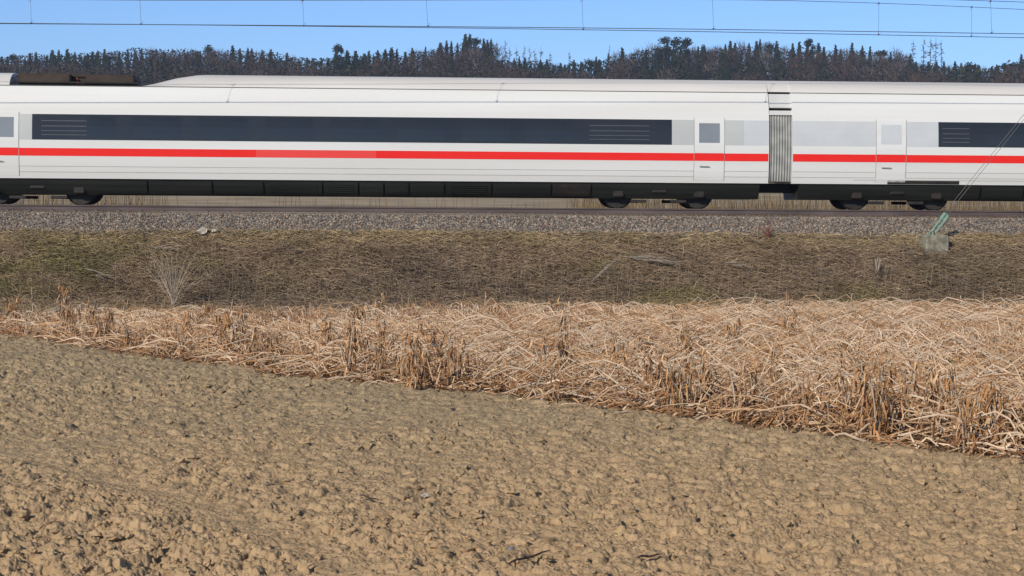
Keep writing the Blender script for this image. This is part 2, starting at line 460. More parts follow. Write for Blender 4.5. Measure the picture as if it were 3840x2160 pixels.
# ---- coarse ground under and around everything, embankment, meadow, hill
skyline = np.array([(-700, 205), (0, 207), (150, 190), (300, 194), (530, 172), (680, 174), (860, 177), (1010, 180), (1110, 204), (1200, 209), (1306, 193), (1464, 185), (1517, 195),
    (1622, 169), (1675, 156), (1744, 133), (1797, 135), (1844, 152), (1862, 208), (1960, 214), (2045, 219), (2087, 227), (2177, 222), (2256, 211), (2335, 185), (2388, 174), (2467, 158), (2600, 168),
    (2638, 174), (2712, 160), (2850, 152), (2929, 160), (3034, 160), (3087, 169), (3177, 164), (3272, 172), (3351, 176), (3409, 188), (3446, 222), (3547, 228), (3721, 231), (3774, 224), (3810, 211), (3840, 197), (4000, 190), (4600, 200)], float)
def sky_y(px): return np.interp(px, skyline[:, 0], skyline[:, 1])
def horizon_y(px): return 775 + (px - 1920) * math.tan(math.radians(ROLL))
RIDGE_Y = 760.0
def px_of(x, y):      # column of a world point (small angles)
    c = np.stack([x - EYE.x, y - EYE.y, np.zeros_like(x)], -1) @ CRn
    return 1920 + FPX * c[..., 0] / -c[..., 2]
def ridge_h(x, y):
    px = px_of(x, y)
    k = np.zeros_like(px)
    for o in (-160, -80, 0, 80, 160): k = k + (horizon_y(px + o) - sky_y(px + o)) / 5
    return k / FPX * RIDGE_Y - 23.0
HY = [62, 66, 74, 100, 150, 230, 330, 400, 500, 560, 640, 760, 900, 1400, 3000]
HF = [-1.6, -1.8, -1.9, -1.2, -.2, 1.3, 4, 6, 9, 12, 22, 38, 40, 20, 0]
def hz(x, y):
    base = np.interp(y, HY, HF)
    w = np.clip((y - 520) / 240, 0, 1)
    return base * (1 - w) + w * (base / 38.0) * np.where(y > 450, ridge_h(x, np.maximum(y, 450)), base)
ny, nx = 90, 120
ys = np.concatenate([np.linspace(63.2, 80, 12), 80 * (3000 / 80) ** np.linspace(.012, 1, ny - 12)])
U = np.linspace(-1, 1, nx)
gx = U[None] * (60 + ys[:, None] * .62) + ys[:, None] * math.tan(math.radians(-HEAD)); gy = np.repeat(ys[:, None], nx, 1)
g = hz(gx, gy) + .25 * (fbm(gx * .06, gy * .06, 3) - .5) * np.clip((gy - 66) / 20, 0, 1)
idx = np.arange(ny * nx).reshape(ny, nx)
q = np.stack([idx[:-1, :-1], idx[:-1, 1:], idx[1:, 1:], idx[1:, :-1]], -1).reshape(-1, 4)
split = (gy[:-1, :-1].ravel() < 470)
tag(link('meadow', mesh_np('meadow', np.stack([gx, gy, g], -1), q[split], None, True), M['meadow']), kind='structure')
tag(link('hill', mesh_np('hill', np.stack([gx, gy, g], -1), q[~split], None, True), M['hill']), kind='structure')
# low ground in front of the track (below the field sheet) and the embankment
ys = np.concatenate([np.linspace(-40, 26, 12), np.linspace(27, 50, 20), np.linspace(50.5, 54.9, 30)])
xs = np.linspace(-70, 75, 260)
gx, gy = np.meshgrid(xs, ys)
g = gz(gy) + np.where(gy < 27, -.14, 0) + np.where(gy > 28, .12 * (fbm(gx * .7, gy * .7, 3) - .5), 0)
idx = np.arange(gx.size).reshape(gx.shape)
q = np.stack([idx[:-1, :-1], idx[:-1, 1:], idx[1:, 1:], idx[1:, :-1]], -1).reshape(-1, 4)
sp = (gy[:-1, :-1].ravel() < 49.9)
tag(link('ground', mesh_np('ground', np.stack([gx, gy, g], -1), q[sp], None, True), M['earth']), kind='structure')
tag(link('embankment', mesh_np('embankment', np.stack([gx, gy, g], -1), q[~sp], None, True), M['earth']), kind='structure')

# ---- track bed and ballast
YN, YF = 57.2, 61.45
bed_prof = [(54.55, -.80), (54.75, -.70), (55.5, -.25), (YN - .9, -.225), (YN + .9, -.225), (59.3, -.27), (YF - .9, -.225), (YF + .9, -.225), (63.1, -.25), (64.4, -1.9)]
mb = MB()
bx = np.linspace(-60, 68, 65)
vs = [(xx, yy, zz) for xx in bx for yy, zz in bed_prof]; k = len(bed_prof)
mb.add(vs, [(i * k + j, (i + 1) * k + j, (i + 1) * k + j + 1, i * k + j + 1) for i in range(len(bx) - 1) for j in range(k - 1)])
tag(mb.build('track_bed', M['bed']), kind='structure')
def track_x(n, lo=-17, hi=24): return rng.uniform(lo, hi, n)
N = 34000
s = rng.random(N); x = track_x(N)
on_slope = s < .78
sy = np.where(on_slope, rng.uniform(54.62, 55.55, N), rng.uniform(55.5, 56.3, N))
sz = .018 + .017 * rng.random(N)
zb = np.interp(sy, [p[0] for p in bed_prof], [p[1] for p in bed_prof])
edge_n = .26 * (fbm(x * 1.2, x * 0 + 3, 3) - .5)
ok = sy > 54.70 + edge_n
pal = .97 * np.array([1.02, .99, .93]) * np.array([(.33, .27, .22), (.24, .21, .19), (.16, .15, .145), (.42, .36, .30), (.30, .20, .15), (.22, .215, .215), (.12, .11, .11)])
cc = pal[rng.choice(7, N, p=[.24, .2, .16, .12, .12, .1, .06])] * (.8 + .4 * rng.random((N, 1)))
rusty = np.clip((sy - 55.55) / .4, 0, 1)[:, None]
cc = cc * (1 - .7 * rusty) + np.array([.12, .085, .075]) * .7 * rusty
v, f, cl = lumps(np.stack([x, sy, zb + sz * .35], -1)[ok], sz[ok], cc[ok], IV0, IF0, .85, .3)
tag(link('ballast', mesh_np('ballast', v, f, cl, False), M['ballast']), 'grey and brown broken ballast stones under the empty track', 'ballast', kind='stuff')

# ---- tracks
rp = [(-.075, -.172), (.075, -.172), (.075, -.160), (.025, -.148), (.0085, -.135), (.0085, -.052), (.036, -.038), (.036, -.012), (.028, 0.0), (-.028, 0.0), (-.036, -.012), (-.036, -.038), (-.0085, -.052), (-.0085, -.135), (-.025, -.148), (-.075, -.160)]
def rail_mesh():
    mb = MB(); n = len(rp)
    v = [(xx, a, b) for xx in (-62, 70) for a, b in rp]
    mb.add(v, [(i, (i + 1) % n, n + (i + 1) % n, n + i) for i in range(n)] + [tuple(reversed(range(n))), tuple(range(n, 2 * n))])
    return mb.mesh('rail')
RM = rail_mesh()
smb = MB(); smb.box((0, 0, 0), (.26, 2.6, .2), bev=.02); SM = smb.mesh('sleeper')
cmb = MB()
cmb.box((0, 0, .012), (.11, .15, .024), bev=.005); cmb.tube([(-.05, .03, .035), (-.045, -.04, .04), (0, -.055, .042), (.045, -.04, .04), (.05, .03, .035)], .009, 5)
CM = cmb.mesh('rail_clip')
for nm, yc, lab in (('railway_track', YN, 'empty near track of rusty brown rails on grey ballast in front of the train'), ('railway_track', YF, 'far track of steel rails that the white train runs on')):
    t = tag(empty(nm, (0, yc, 0)), lab, 'railway track')
    for s in (-1, 1): link('rail', RM, M['rail'], t, (0, s * .7525, 0))
    if yc == YN:
        for i in range(64):
            xx = -16 + .62 * i
            link('sleeper', SM, M['sleeper'], t, (xx, 0, -.315))
        for i in range(64):
            xx = -16 + .62 * i
            link('rail_clip', CM, M['steel'], t, (xx, -.7525 - .13, -.175))

# ---------------------------------------------------------------- the train
PZ = [.27, .45, .62, .79, .985, 1.155, 1.465, 1.70, 1.95, 2.15, 2.35, 2.55, 2.72, 2.9, 3.1, 3.3, 3.45, 3.59, 3.72, 3.84, 3.93, 3.99, 4.03]
PW = [1.06, 1.20, 1.29, 1.345, 1.385, 1.41, 1.44, 1.45, 1.45, 1.445, 1.435, 1.415, 1.39, 1.355, 1.305, 1.235, 1.165, 1.075, .97, .82, .63, .38, 0.0]
def pw(z): return float(np.interp(z, PZ, PW))
def sect(z0, z1, off=0.0, n=3):
    zs = sorted(set([z0, z1] + [z for z in PZ if z0 < z < z1]))
    out = []
    for z in zs:
        zz0, zz1 = max(z - .01, .27), min(z + .01, 4.03)
        dw = (pw(zz1) - pw(zz0)) / (zz1 - zz0)
        nrm = Vector((1, -dw)).normalized()
        out.append((pw(z) + off * nrm.x, z + off * nrm.y))
    return out
def side_shell(mb, x0, x1, z0, z1, off=.004, m=0, both=False, thick=.02):
    """panel wrapped on the coach side between two heights, standing `off` proud, with rim"""
    s = sect(z0, z1, off); b = sect(z0, z1, off - thick); k = len(s)
    for sg in ((-1, 1) if both else (-1,)):
        v = [(xx, sg * w, z) for xx in (x0, x1) for w, z in s] + [(xx, sg * w, z) for xx in (x0, x1) for w, z in b]
        f = []
        for i in range(k - 1):
            f.append((i, k + i, k + i + 1, i + 1) if sg < 0 else (i, i + 1, k + i + 1, k + i))
            f.append((i, i + 1, 2 * k + i + 1, 2 * k + i)); f.append((k + i, 3 * k + i, 3 * k + i + 1, k + i + 1))
        f.append((0, 2 * k, 3 * k, k)); f.append((k - 1, 2 * k - 1, 4 * k - 1, 3 * k - 1))
        mb.add(v, f, m)
def hull(mb, x0, x1, z0, z1, sc=1.0, m=0, sub=1):
    s = sect(z0, z1); s = [(w * sc, z) for w, z in s]
    loop = [(-w, z) for w, z in s] + [(w, z) for w, z in reversed(s) if w > 1e-4]
    if z1 < 3.93: pass
    n = len(loop); xs = np.linspace(x0, x1, sub + 1)
    v = [(xx, a, b) for xx in xs for a, b in loop]
    f = [(r * n + i, (r + 1) * n + i, (r + 1) * n + (i + 1) % n, r * n + (i + 1) % n) for r in range(sub) for i in range(n)]
    f += [tuple(range(n)), tuple(reversed(range(sub * n, sub * n + n)))]
    mb.add(v, f, m)

YS = YF - 1.45                                   # near side of the train
def tx(px, py=550): return float(at_Y(px, py, YS)[0])
XG = tx(2928)                                    # middle of the gangway
GAP = .36
LEN = 25.6
train = tag(empty('high_speed_train', (XG, YF, 0)), 'white express train with black window band and red stripe passing on the far track', 'train')

def make_bogie(coach, xc):
    mb = MB()
    mb.box((xc, 0, .55), (3.3, 2.2, .22), bev=.04)
    for s in (-1, 1):
        mb.box((xc, s * 1.06, .52), (3.5, .16, .20), bev=.03)
        for a in (-1.25, 1.25):
            mb.lathe((xc + a, s * .78 - .065, .455), (0, 1, 0), [(0, .44), (.02, .455), (.09, .458), (.10, .485) if s < 0 else (.10, .458), (.135, .485) if s < 0 else (.135, .455)], 28)
            mb.box((xc + a, s * 1.08, .46), (.34, .24, .26), bev=.04)
            mb.tube([(xc + a * .8, s * 1.1, .50), (xc + a * .8, s * 1.1, .80)], .09, 10)
        mb.box((xc, s * 1.12, .62), (.5, .2, .34), bev=.05)
        mb.box((xc + .62, s * 1.02, .22), (.5, .06, .1), bev=.015)
        mb.box((xc - .62, s * 1.02, .22), (.5, .06, .1), bev=.015)
    for a in (-1.25, 1.25): mb.tube([(xc + a, -.85, .455), (xc + a, .85, .455)], .085, 10)
    return mb.build('bogie', M['under'], coach)

def make_coach(x0, x1, well=None, pale=None, grilles=(), bandx=None, notch=()):
    mb = MB(); hull(mb, x0, x1, .79, 3.59)
    coach = mb.build('coach', M['white'], train)
    # skirt / underframe
    mb = MB(); hull(mb, x0 + .25, x1 - .25, .30, .775, .965)
    rk = np.random.default_rng(int(abs(x0) * 10)); xx = x0 + 5.1
    mb.build('skirt', M['skirt'], coach)
    while xx < x1 - 6.4:
        ww_ = float(rk.uniform(.7, 2.1)); mh = MB(); side_shell(mh, xx, xx + ww_, .34 + .04 * rk.random(), .74, .004 + .012 * rk.random(), thick=.03)
        if rk.random() < .4:
            for zq in np.arange(.42, .68, .06): side_shell(mh, xx + .12, xx + ww_ - .12, zq, zq + .022, .026, thick=.02)
        mh.build('underfloor_hatch', M['skirt'] if rk.random() < .7 else M['under'], coach); xx += ww_ + .06
    # roof
    mb = MB()
    segs = [(x0, x1)] if not well else [(x0, well[0]), (well[1], x1)]
    for a, b in segs:
        if b - a < .05: continue
        s = sect(3.595, 4.03); loop = [(-w, z) for w, z in s] + [(w, z) for w, z in reversed(s) if w > 1e-4]; n = len(loop)
        ramp_l = bool(well) and abs(a - (well[1])) < 1e-6
        rows = [(a, 1.0), (b, 1.0)] if not ramp_l else [(a, .08), (a + .35, .30), (a + 1.0, .74), (a + 1.6, .97), (a + 1.9, 1.0), (b, 1.0)]
        v = []
        for xx, k in rows: v += [(xx, yy, 3.595 + (zz - 3.595) * k) for yy, zz in loop]
        f = [(r * n + i, (r + 1) * n + i, (r + 1) * n + (i + 1) % n, r * n + (i + 1) % n) for r in range(len(rows) - 1) for i in range(n)]
        f += [tuple(range(n)), tuple(reversed(range((len(rows) - 1) * n, len(rows) * n)))]
        mb.add(v, f)
    mb.build('roof', M['roofgrey'], coach, True)
    mb = MB()
    for s in (-1, 1):
        mb.box(((x0 + x1) / 2, s * 1.083, 3.592), (x1 - x0 - .02, .022, .018))
    mb.build('gutter', M['gutter'], coach)
    # window band and panes
    b0, b1 = bandx
    mb = MB(); side_shell(mb, b0, b1, 1.95, 2.72, .004); mb.build('window_band', M['band'], coach)
    pitch = 1.98; n = int((b1 - b0 - .8) // pitch); st = (b0 + b1) / 2 - n * pitch / 2
    mbp = MB(); side_shell(mbp, -.72, .72, 2.01, 2.66, .0075, thick=.006); PM = mbp.mesh('window')
    for i in range(n): link('window', PM, M['glass'], coach, (st + (i + .5) * pitch, 0, 0))
    # red stripe, with paler stretch
    parts = [(x0 + .02, x1 - .02, 'red')] if not pale else [(x0 + .02, pale[0], 'red'), (pale[0] + .002, pale[1] - .002, 'palered'), (pale[1], x1 - .02, 'red')]
    for a, b, mm in parts:
        mb = MB(); side_shell(mb, a, b, 1.465, 1.70, .003, thick=.012); o = mb.build('red_stripe', M[mm], coach)
        if mm == 'palered': o['label'] = 'paler red length of the stripe'
    for z in (1.155, .985):
        mb = MB(); side_shell(mb, x0 + .02, x1 - .02, z - .006, z + .006, .003, thick=.01); mb.build('panel_seam', M['seam'], coach)
    for a, b in grilles:
        mb = MB()
        side_shell(mb, a, b, 2.03, 2.64, .009, 0, thick=.006)
        for z in (2.10, 2.22, 2.36, 2.52): side_shell(mb, a + .04, b - .04, z - .012, z + .012, .014, 1, thick=.006)
        mb.build('vent_grille', [M['band'], M['slat']], coach)
    for xc in (x0 + 3.35, x1 - 3.35): make_bogie(coach, xc)
    return coach

def vestibule(coach, xa, xb, xe, dirn, tone):
    """end of a coach: grey panel in window height from the band (xa) to xb, then pale panel to the coach end xe, and a door"""
    mb = MB(); side_shell(mb, min(xa, xb), max(xa, xb), 1.952, 2.718, .004, thick=.02); mb.build('end_panel', M[tone[0]], coach)
    mb = MB(); side_shell(mb, min(xb, xe) + .003, max(xb, xe) - .003, 1.952, 2.718, .0035, thick=.02); mb.build('end_panel', M[tone[1]], coach)
    xm = xa + (xb - xa) * .52; w = .46
    mb = MB()
    side_shell(mb, xm - w, xm + w, .86, 1.46, .006, 0, thick=.012); side_shell(mb, xm - w, xm + w, 1.705, 2.78, .008, 0, thick=.012)
    side_shell(mb, xm - w + .14, xm + w - .14, 2.02, 2.62, .012, 1, thick=.008)
    side_shell(mb, xm - w - .016, xm - w - .002, .86, 2.78, .0085, 2, thick=.012); side_shell(mb, xm + w + .002, xm + w + .016, .86, 2.78, .0085, 2, thick=.012)
    mb.tube([(xm - .3, -1.47, 1.30), (xm + .0, -1.475, 1.30)], .012, 6, 2)
    mb.build('door', [M['white'], M[tone[2]], M['seam']], coach)

xr = -GAP; xl = -GAP - LEN
def rel(px, py=550): return tx(px, py) - XG
cA = make_coach(xl, xr, well=(rel(25, 310), rel(520, 310)), pale=(rel(960), rel(1410)), grilles=[(rel(2205, 490), rel(2440, 490)), (rel(150, 480), rel(330, 480))],
                bandx=(rel(120, 480), rel(2520, 490)))
vestibule(cA, rel(2520, 490) + .004, rel(2790, 490), xr, 1, ('lightgrey', 'palegrey', 'doorglass'))
vestibule(cA, rel(120, 480) - .004, rel(-90, 480), xl, -1, ('lightgrey', 'palegrey', 'doorglass'))
cB = make_coach(GAP, GAP + LEN, bandx=(rel(3520, 500), GAP + LEN - 2.9), grilles=[(rel(3530, 500), rel(3640, 500))])
vestibule(cB, rel(3520, 500) - .004, rel(3180, 500), GAP, -1, ('palegrey', 'palegrey', 'palegrey'))
vestibule(cB, GAP + LEN - 2.896, GAP + LEN - .9, GAP + LEN, 1, ('lightgrey', 'palegrey', 'doorglass'))
# dark bogie cut-out in the lower edge of the second coach and pale lip over it
mb = MB(); side_shell(mb, rel(3330, 690), rel(3600, 690), .80, .905, .006, thick=.02); mb.build('bogie_cutout', M['under'], cB)
mb = MB(); side_shell(mb, rel(3200, 690), rel(4300, 690), .92, .975, .012, thick=.02); mb.build('skirt_lip', M['white'], cB)
# roof equipment in the well of the first coach
w0, w1 = rel(25, 310), rel(520, 310)
mb = MB(); mb.box(((w0 + w1) / 2, 0, 3.612), (w1 - w0 - .01, 1.9, .03)); mb.build('roof_well', M['blackbox'], cA)
mb = MB()
mb.box((w0 + 1.0, -.15, 3.80), (1.6, 1.3, .36), bev=.05); mb.box((w1 - .95, -.1, 3.79), (1.5, 1.4, .34), bev=.05)
mb.box(((w0 + w1) / 2, .1, 3.81), (1.0, 1.2, .38), bev=.06)
mb.build('roof_equipment', M['rustbox'], cA)
mb = MB()
for fx, fy in ((.35, -.55), (1.95, -.5), (2.35, -.62), (1.95, .45), (3.7, -.6)):
    mb.lathe((w0 + fx, fy, 3.627), (0, 0, 1), [(0, .05)] + [(.02 + .03 * i, .05 + .035 * (i % 2)) for i in range(7)] + [(.24, .03), (.26, .03)], 10)
mb.build('insulator', M['insul'], cA, True)
mb = MB(); mb.tube([(w0 + .1, -.55, 3.89), (w0 + 1.9, -.52, 3.90), (w1 - .2, -.58, 3.88)], .022, 6); mb.tube([(w0 + .3, .5, 3.92), (w1 - .5, .45, 3.92)], .02, 6)
mb.tube([(w0 + .1, -.86, 3.70), (w1 - .1, -.86, 3.70)], .03, 6)
mb.build('roof_conductor', M['blackbox'], cA)
# gangway between the coaches
mb = MB()
zt = 2.93; s = sect(.85, 2.93)
nfold = 9; xs = np.linspace(-GAP - .02, GAP + .02, 2 * nfold + 1)
loop0 = [(-w, z) for w, z in s] + [(w, z) for w, z in reversed(s)]; n = len(loop0)
v = []
for i, xx in enumerate(xs):
    k = .965 if i % 2 == 0 else .93
    v += [(xx, a * k, .9 + (b - .9) * (.985 if i % 2 == 0 else .96)) for a, b in loop0]
mb.add(v, [(r * n + i, (r + 1) * n + i, (r + 1) * n + (i + 1) % n, r * n + (i + 1) % n) for r in range(len(xs) - 1) for i in range(n)])
mb.build('gangway_bellows', M['bellows'], train)
mb = MB(); side_shell(mb, -GAP - .02, GAP + .02, 2.90, 3.04, -.03, thick=.1); side_shell(mb, -GAP - .02, GAP + .02, 3.14, 3.58, -.05, thick=.1)
mb.build('gangway_fairing', M['fairing'], train)
mb = MB(); mb.box((0, 0, 3.1), (2 * GAP, 2.2, .6)); mb.build('gangway_core', M['under'], train)
mb = MB(); mb.box((0, 0, .66), (1.2, .4, .3), bev=.03); mb.build('coupler', M['under'], train)
mb = MB(); hull(mb, -GAP - .01, GAP + .01, 3.62, 4.03, .93); mb.build('gangway_roof', M['roofgrey'], train, True)

# ---------------------------------------------------------------- overhead lines
def smooth_path(P, n=60):
    P = np.array(P); t = np.arange(len(P)); tt = np.linspace(0, len(P) - 1, n)
    return [tuple(np.interp(tt, t, P[:, i])[j] for i in range(3)) for j in range(n)]
def overhead(lab, Yc, contact_px, mess_px, drops):
    root = tag(empty('overhead_line', (0, Yc, 0)), lab, 'overhead line', 'overhead lines above the two tracks')
    zig = lambda x: .25 * math.sin(x / 21.0)
    def line(pxs):
        pts = []
        for a, b in pxs:
            p = at_Y(a, b, Yc); pts.append((p[0], zig(p[0]), p[2]))
        return pts
    C_ = line(contact_px); Mm = line(mess_px)
    def curve(P):
        P = np.array(P); xs = np.linspace(P[0, 0], P[-1, 0], 90)
        # smooth a piecewise line with a small moving average
        z = np.interp(xs, P[:, 0], P[:, 2]); z = np.convolve(np.pad(z, 6, mode='edge'), np.ones(13) / 13, 'valid')
        z[0] = P[0, 2]; z[-1] = P[-1, 2]
        return xs, z
    cx, cz = curve(C_); mx, mz = curve(Mm)
    mb = MB(); mb.tube([(x, zig(x), z) for x, z in zip(cx, cz)], .0105, 6); mb.build('contact_wire', M['wire'], root)
    mb = MB(); mb.tube([(x, zig(x), z) for x, z in zip(mx, mz)], .008, 6); mb.build('messenger_wire', M['wire'], root)
    for a, lean in drops:
        p = at_Y(a, 60, Yc); x = p[0]; zc = float(np.interp(x, cx, cz)); xt = x + lean; zm = float(np.interp(xt, mx, mz))
        y = zig(x)
        mb = MB(); mb.tube([(x, y, zc + .02), (xt, y, zm)], .0045, 5)
        for zz, xx, s in ((zc + .055, x, 1), (zm - .05, xt, -1)):
            mb.tube([(xx + s * .0 + .032 * math.sin(w) + s * .03, y, zz + .035 * math.cos(w)) for w in np.linspace(0, 2 * math.pi, 9)], .003, 4, caps=False)
        mb.box((x, y, zc + .012), (.05, .03, .05), bev=.008); mb.box((xt, y, zm), (.05, .03, .05), bev=.008)
        mb.build('dropper', M['wire'], root)
overhead('nearer overhead wire and droppers against the blue sky above the empty track', YN,
         [(-3200, 76), (0, 90), (1200, 96.5), (2480, 105.6), (3840, 124.6), (6500, 165)],
         [(-3200, -260), (-700, -30), (530, -2), (1605, -14), (2678, -26), (3763, -1), (3840, 2.5), (4700, 40), (6500, -60)],
         [(530, -.03), (1605, -.06), (2678, -.04), (3727, -.05), (-545, 0), (4780, 0)])
overhead('farther overhead wire and droppers just above the train roof', YF,
         [(-3200, 70), (0, 88), (1200, 98.5), (2480, 114), (3840, 139), (6500, 190)],
         [(-3200, -200), (-800, -20), (120, 3), (1140, 2), (2188, -2), (2900, -9), (3165, 0), (3840, 34), (6500, 150)],
         [(120, -.02), (1140, -.04), (2188, -.04), (3300, 0), (3650, 0)])

# ---------------------------------------------------------------- guy anchor
YA = 54.05
pb = at_Y(3505, 945, YA); pt = at_Y(3505, 888, YA)
anchor = tag(empty('guy_anchor', V(pb)), 'grey concrete block on the bank with a slanting green steel arm holding two wires', 'guy anchor')
mb = MB(); mb.box((0, .10, .10), (.68, .62, .76), bev=.04, rot=Matrix.Rotation(.10, 3, 'Z'))
mb.build('concrete_block', M['concrete'], anchor)
a0 = V(at_Y(3492, 880, YA + .1)) - V(pb); a1 = V(at_Y(3550, 806, YA + .1)) - V(pb)
dr = (a1 - a0).normalized(); sd = Vector((0, 1, 0)); nn = dr.cross(sd).normalized()
R = Matrix((dr, sd, nn)).transposed()
mb = MB()
L = (a1 - a0).length
for s in (-1, 1): mb.box(a0 + dr * (L / 2) + nn * (s * .055), (L, .11, .035), rot=R, bev=.008)
mb.box(a0 + dr * (L - .09) + nn * .02, (.24, .05, .19), rot=R, bev=.02); mb.box(a0 + dr * (L * .45), (.10, .05, .12), rot=R, bev=.01)
mb.box(a0 - dr * .01 - Vector((0, 0, .0)), (.10, .26, .16), bev=.02)
mb.build('steel_arm', M['green'], anchor)
mb = MB()
for s in (-1, 1): mb.tube([a0 + Vector((s * .05, -.14, -.03)), a0 + Vector((s * .05, -.14, .09))], .016, 8)
mb.build('anchor_bolt', M['bolt'], anchor)
e0 = V(at_Y(3575, 766, YA + .1)) - V(pb); e1 = V(at_Y(3840, 438, YA + .1)) - V(pb); de = e1 - e0
for o in (-.045, .045):
    off = de.cross(Vector((0, 1, 0))).normalized() * o
    mb = MB(); mb.tube([a1 - dr * .06 + off * .8, e0 + off, e0 + de * 2.3 + off], .0062, 6); mb.build('guy_wire', M['guy'], anchor)

# ---------------------------------------------------------------- grass on the embankment
def bank_grass(N, y0=51.3, y1=54.82):
    x = rng.uniform(-19, 26, N); yb = y0 + (y1 - y0) * rng.random(N)
    zb = gz(yb) + .12 * (fbm(x * .7, yb * .7, 3) - .5)
    pat = fbm(x * .55, yb * .9 + 4, 3, 2); pat2 = fbm(x * .25 + 8, yb * .5, 2, 4)
    tuft = fbm(x * 2.2, yb * 2.2, 2, 1)
    top = np.clip((yb - 54.0) / .7, 0, 1)
    L = (.14 + .26 * rng.random(N)) * (.6 + .9 * tuft) * (1 - .35 * top)
    ang = rng.normal(-.35, .75, N) + math.pi * (rng.random(N) < .28)
    lean = .62 + .36 * rng.random(N)
    L = L * 1.25
    dx = np.cos(ang); dy = np.sin(ang) * .6 - .22
    up = np.array([0, -math.sin(BANK_SLOPE), math.cos(BANK_SLOPE)])
    D = np.stack([dx * lean, dy * lean, np.zeros(N)], -1) + up[None] * (1 - lean[:, None]) * 1.1
    D /= np.linalg.norm(D, axis=1, keepdims=True)
    P0 = np.stack([x, yb, zb - .01], -1)
    P1 = P0 + D * (L * .55)[:, None]
    P2 = P1 + (D + np.array([0, 0, -.55]) + rng.normal(0, .2, (N, 3))) * (L * .5)[:, None]
    P = np.stack([P0, P1, P2], 1)
    W = (.010 + .012 * rng.random(N))[:, None] * np.array([1, .8, .15])[None]
    side = np.cross(D, rng.normal(0, 1, (N, 3)) + np.array([0, .8, 0]))
    tan = np.array([.40, .30, .17]); br = np.array([.295, .210, .138]); ol = np.array([.27, .222, .105]); pu = np.array([.235, .17, .13])
    w = rng.random(N)
    k = np.clip((pat - .50) * 5, 0, 1)[:, None]
    col = br * (1 - k) + ol * k
    k = np.clip((pat2 - .5) * 5, 0, 1)[:, None] * .7; col = col * (1 - k) + pu * k
    k = np.clip(top * 1.0 + (w > .86) * .75, 0, 1)[:, None]; col = col * (1 - k) + tan * k
    low = np.clip((53.9 - yb) / 1.2, 0, 1)[:, None]
    dk = np.clip((fbm(x * 1.1 + 5, yb * 1.6, 3, 5) - .46) * 6, 0, 1)[:, None]
    col = col * (.74 + .68 * rng.random((N, 1))) * (1 - .08 * low) * (1 - .24 * dk)
    return ribbons(P, W, side, col)
v, f, c = merge([bank_grass(170000), bank_grass(80000, 27.5, 51.3)])
tag(link('bank_grass', mesh_np('bank_grass', v, f, c), M['grass']), 'matted brown and olive dry grass on the railway bank', 'grass', kind='stuff')
# thin upright weed stems and lying pale straws on the bank
N = 900
x = rng.uniform(-18, 25, N); yb = np.where(rng.random(N) < .7, rng.uniform(51.4, 52.8, N), rng.uniform(52.5, 54.3, N))
hh = rng.uniform(.25, .85, N) * np.where(yb < 52.8, 1, .6)
lean = rng.normal(0, .12, (N, 2))
P = np.stack([np.stack([x + lean[:, 0] * hh * t * t, yb + lean[:, 1] * hh * t * t, gz(yb) + hh * t], -1) for t in (0, .35, .7, 1)], 1)
R_ = np.full((N, 4), .0045) * np.array([1.2, 1, .8, .5])
c1 = np.array([.30, .24, .18])[None] * (.6 + .7 * rng.random((N, 1)))
A = tubes(P, R_, c1, 3)
N = 900
x = rng.uniform(-18, 25, N); yb = rng.uniform(51.6, 54.6, N); L = rng.uniform(.2, .8, N); an = rng.normal(-.35, .35, N)
t = np.linspace(-.5, .5, 4)[None, :]
bx_ = x[:, None] + np.cos(an)[:, None] * L[:, None] * t; by_ = yb[:, None] + np.sin(an)[:, None] * L[:, None] * t * .8
P = np.stack([bx_, by_, gz(by_) + .10 + .05 * rng.random((N, 1)) + .06 * (1 - 4 * t * t)], -1)
B = tubes(P, np.full((N, 4), .0045), np.array([.40, .33, .24])[None] * (.6 + .6 * rng.random((N, 1))), 3)
v, f, c = merge([A, B])
tag(link('weed_stems', mesh_np('weed_stems', v, f, c), M['grass']), 'thin bare weed stems standing and lying in the bank grass', 'weeds', kind='stuff')

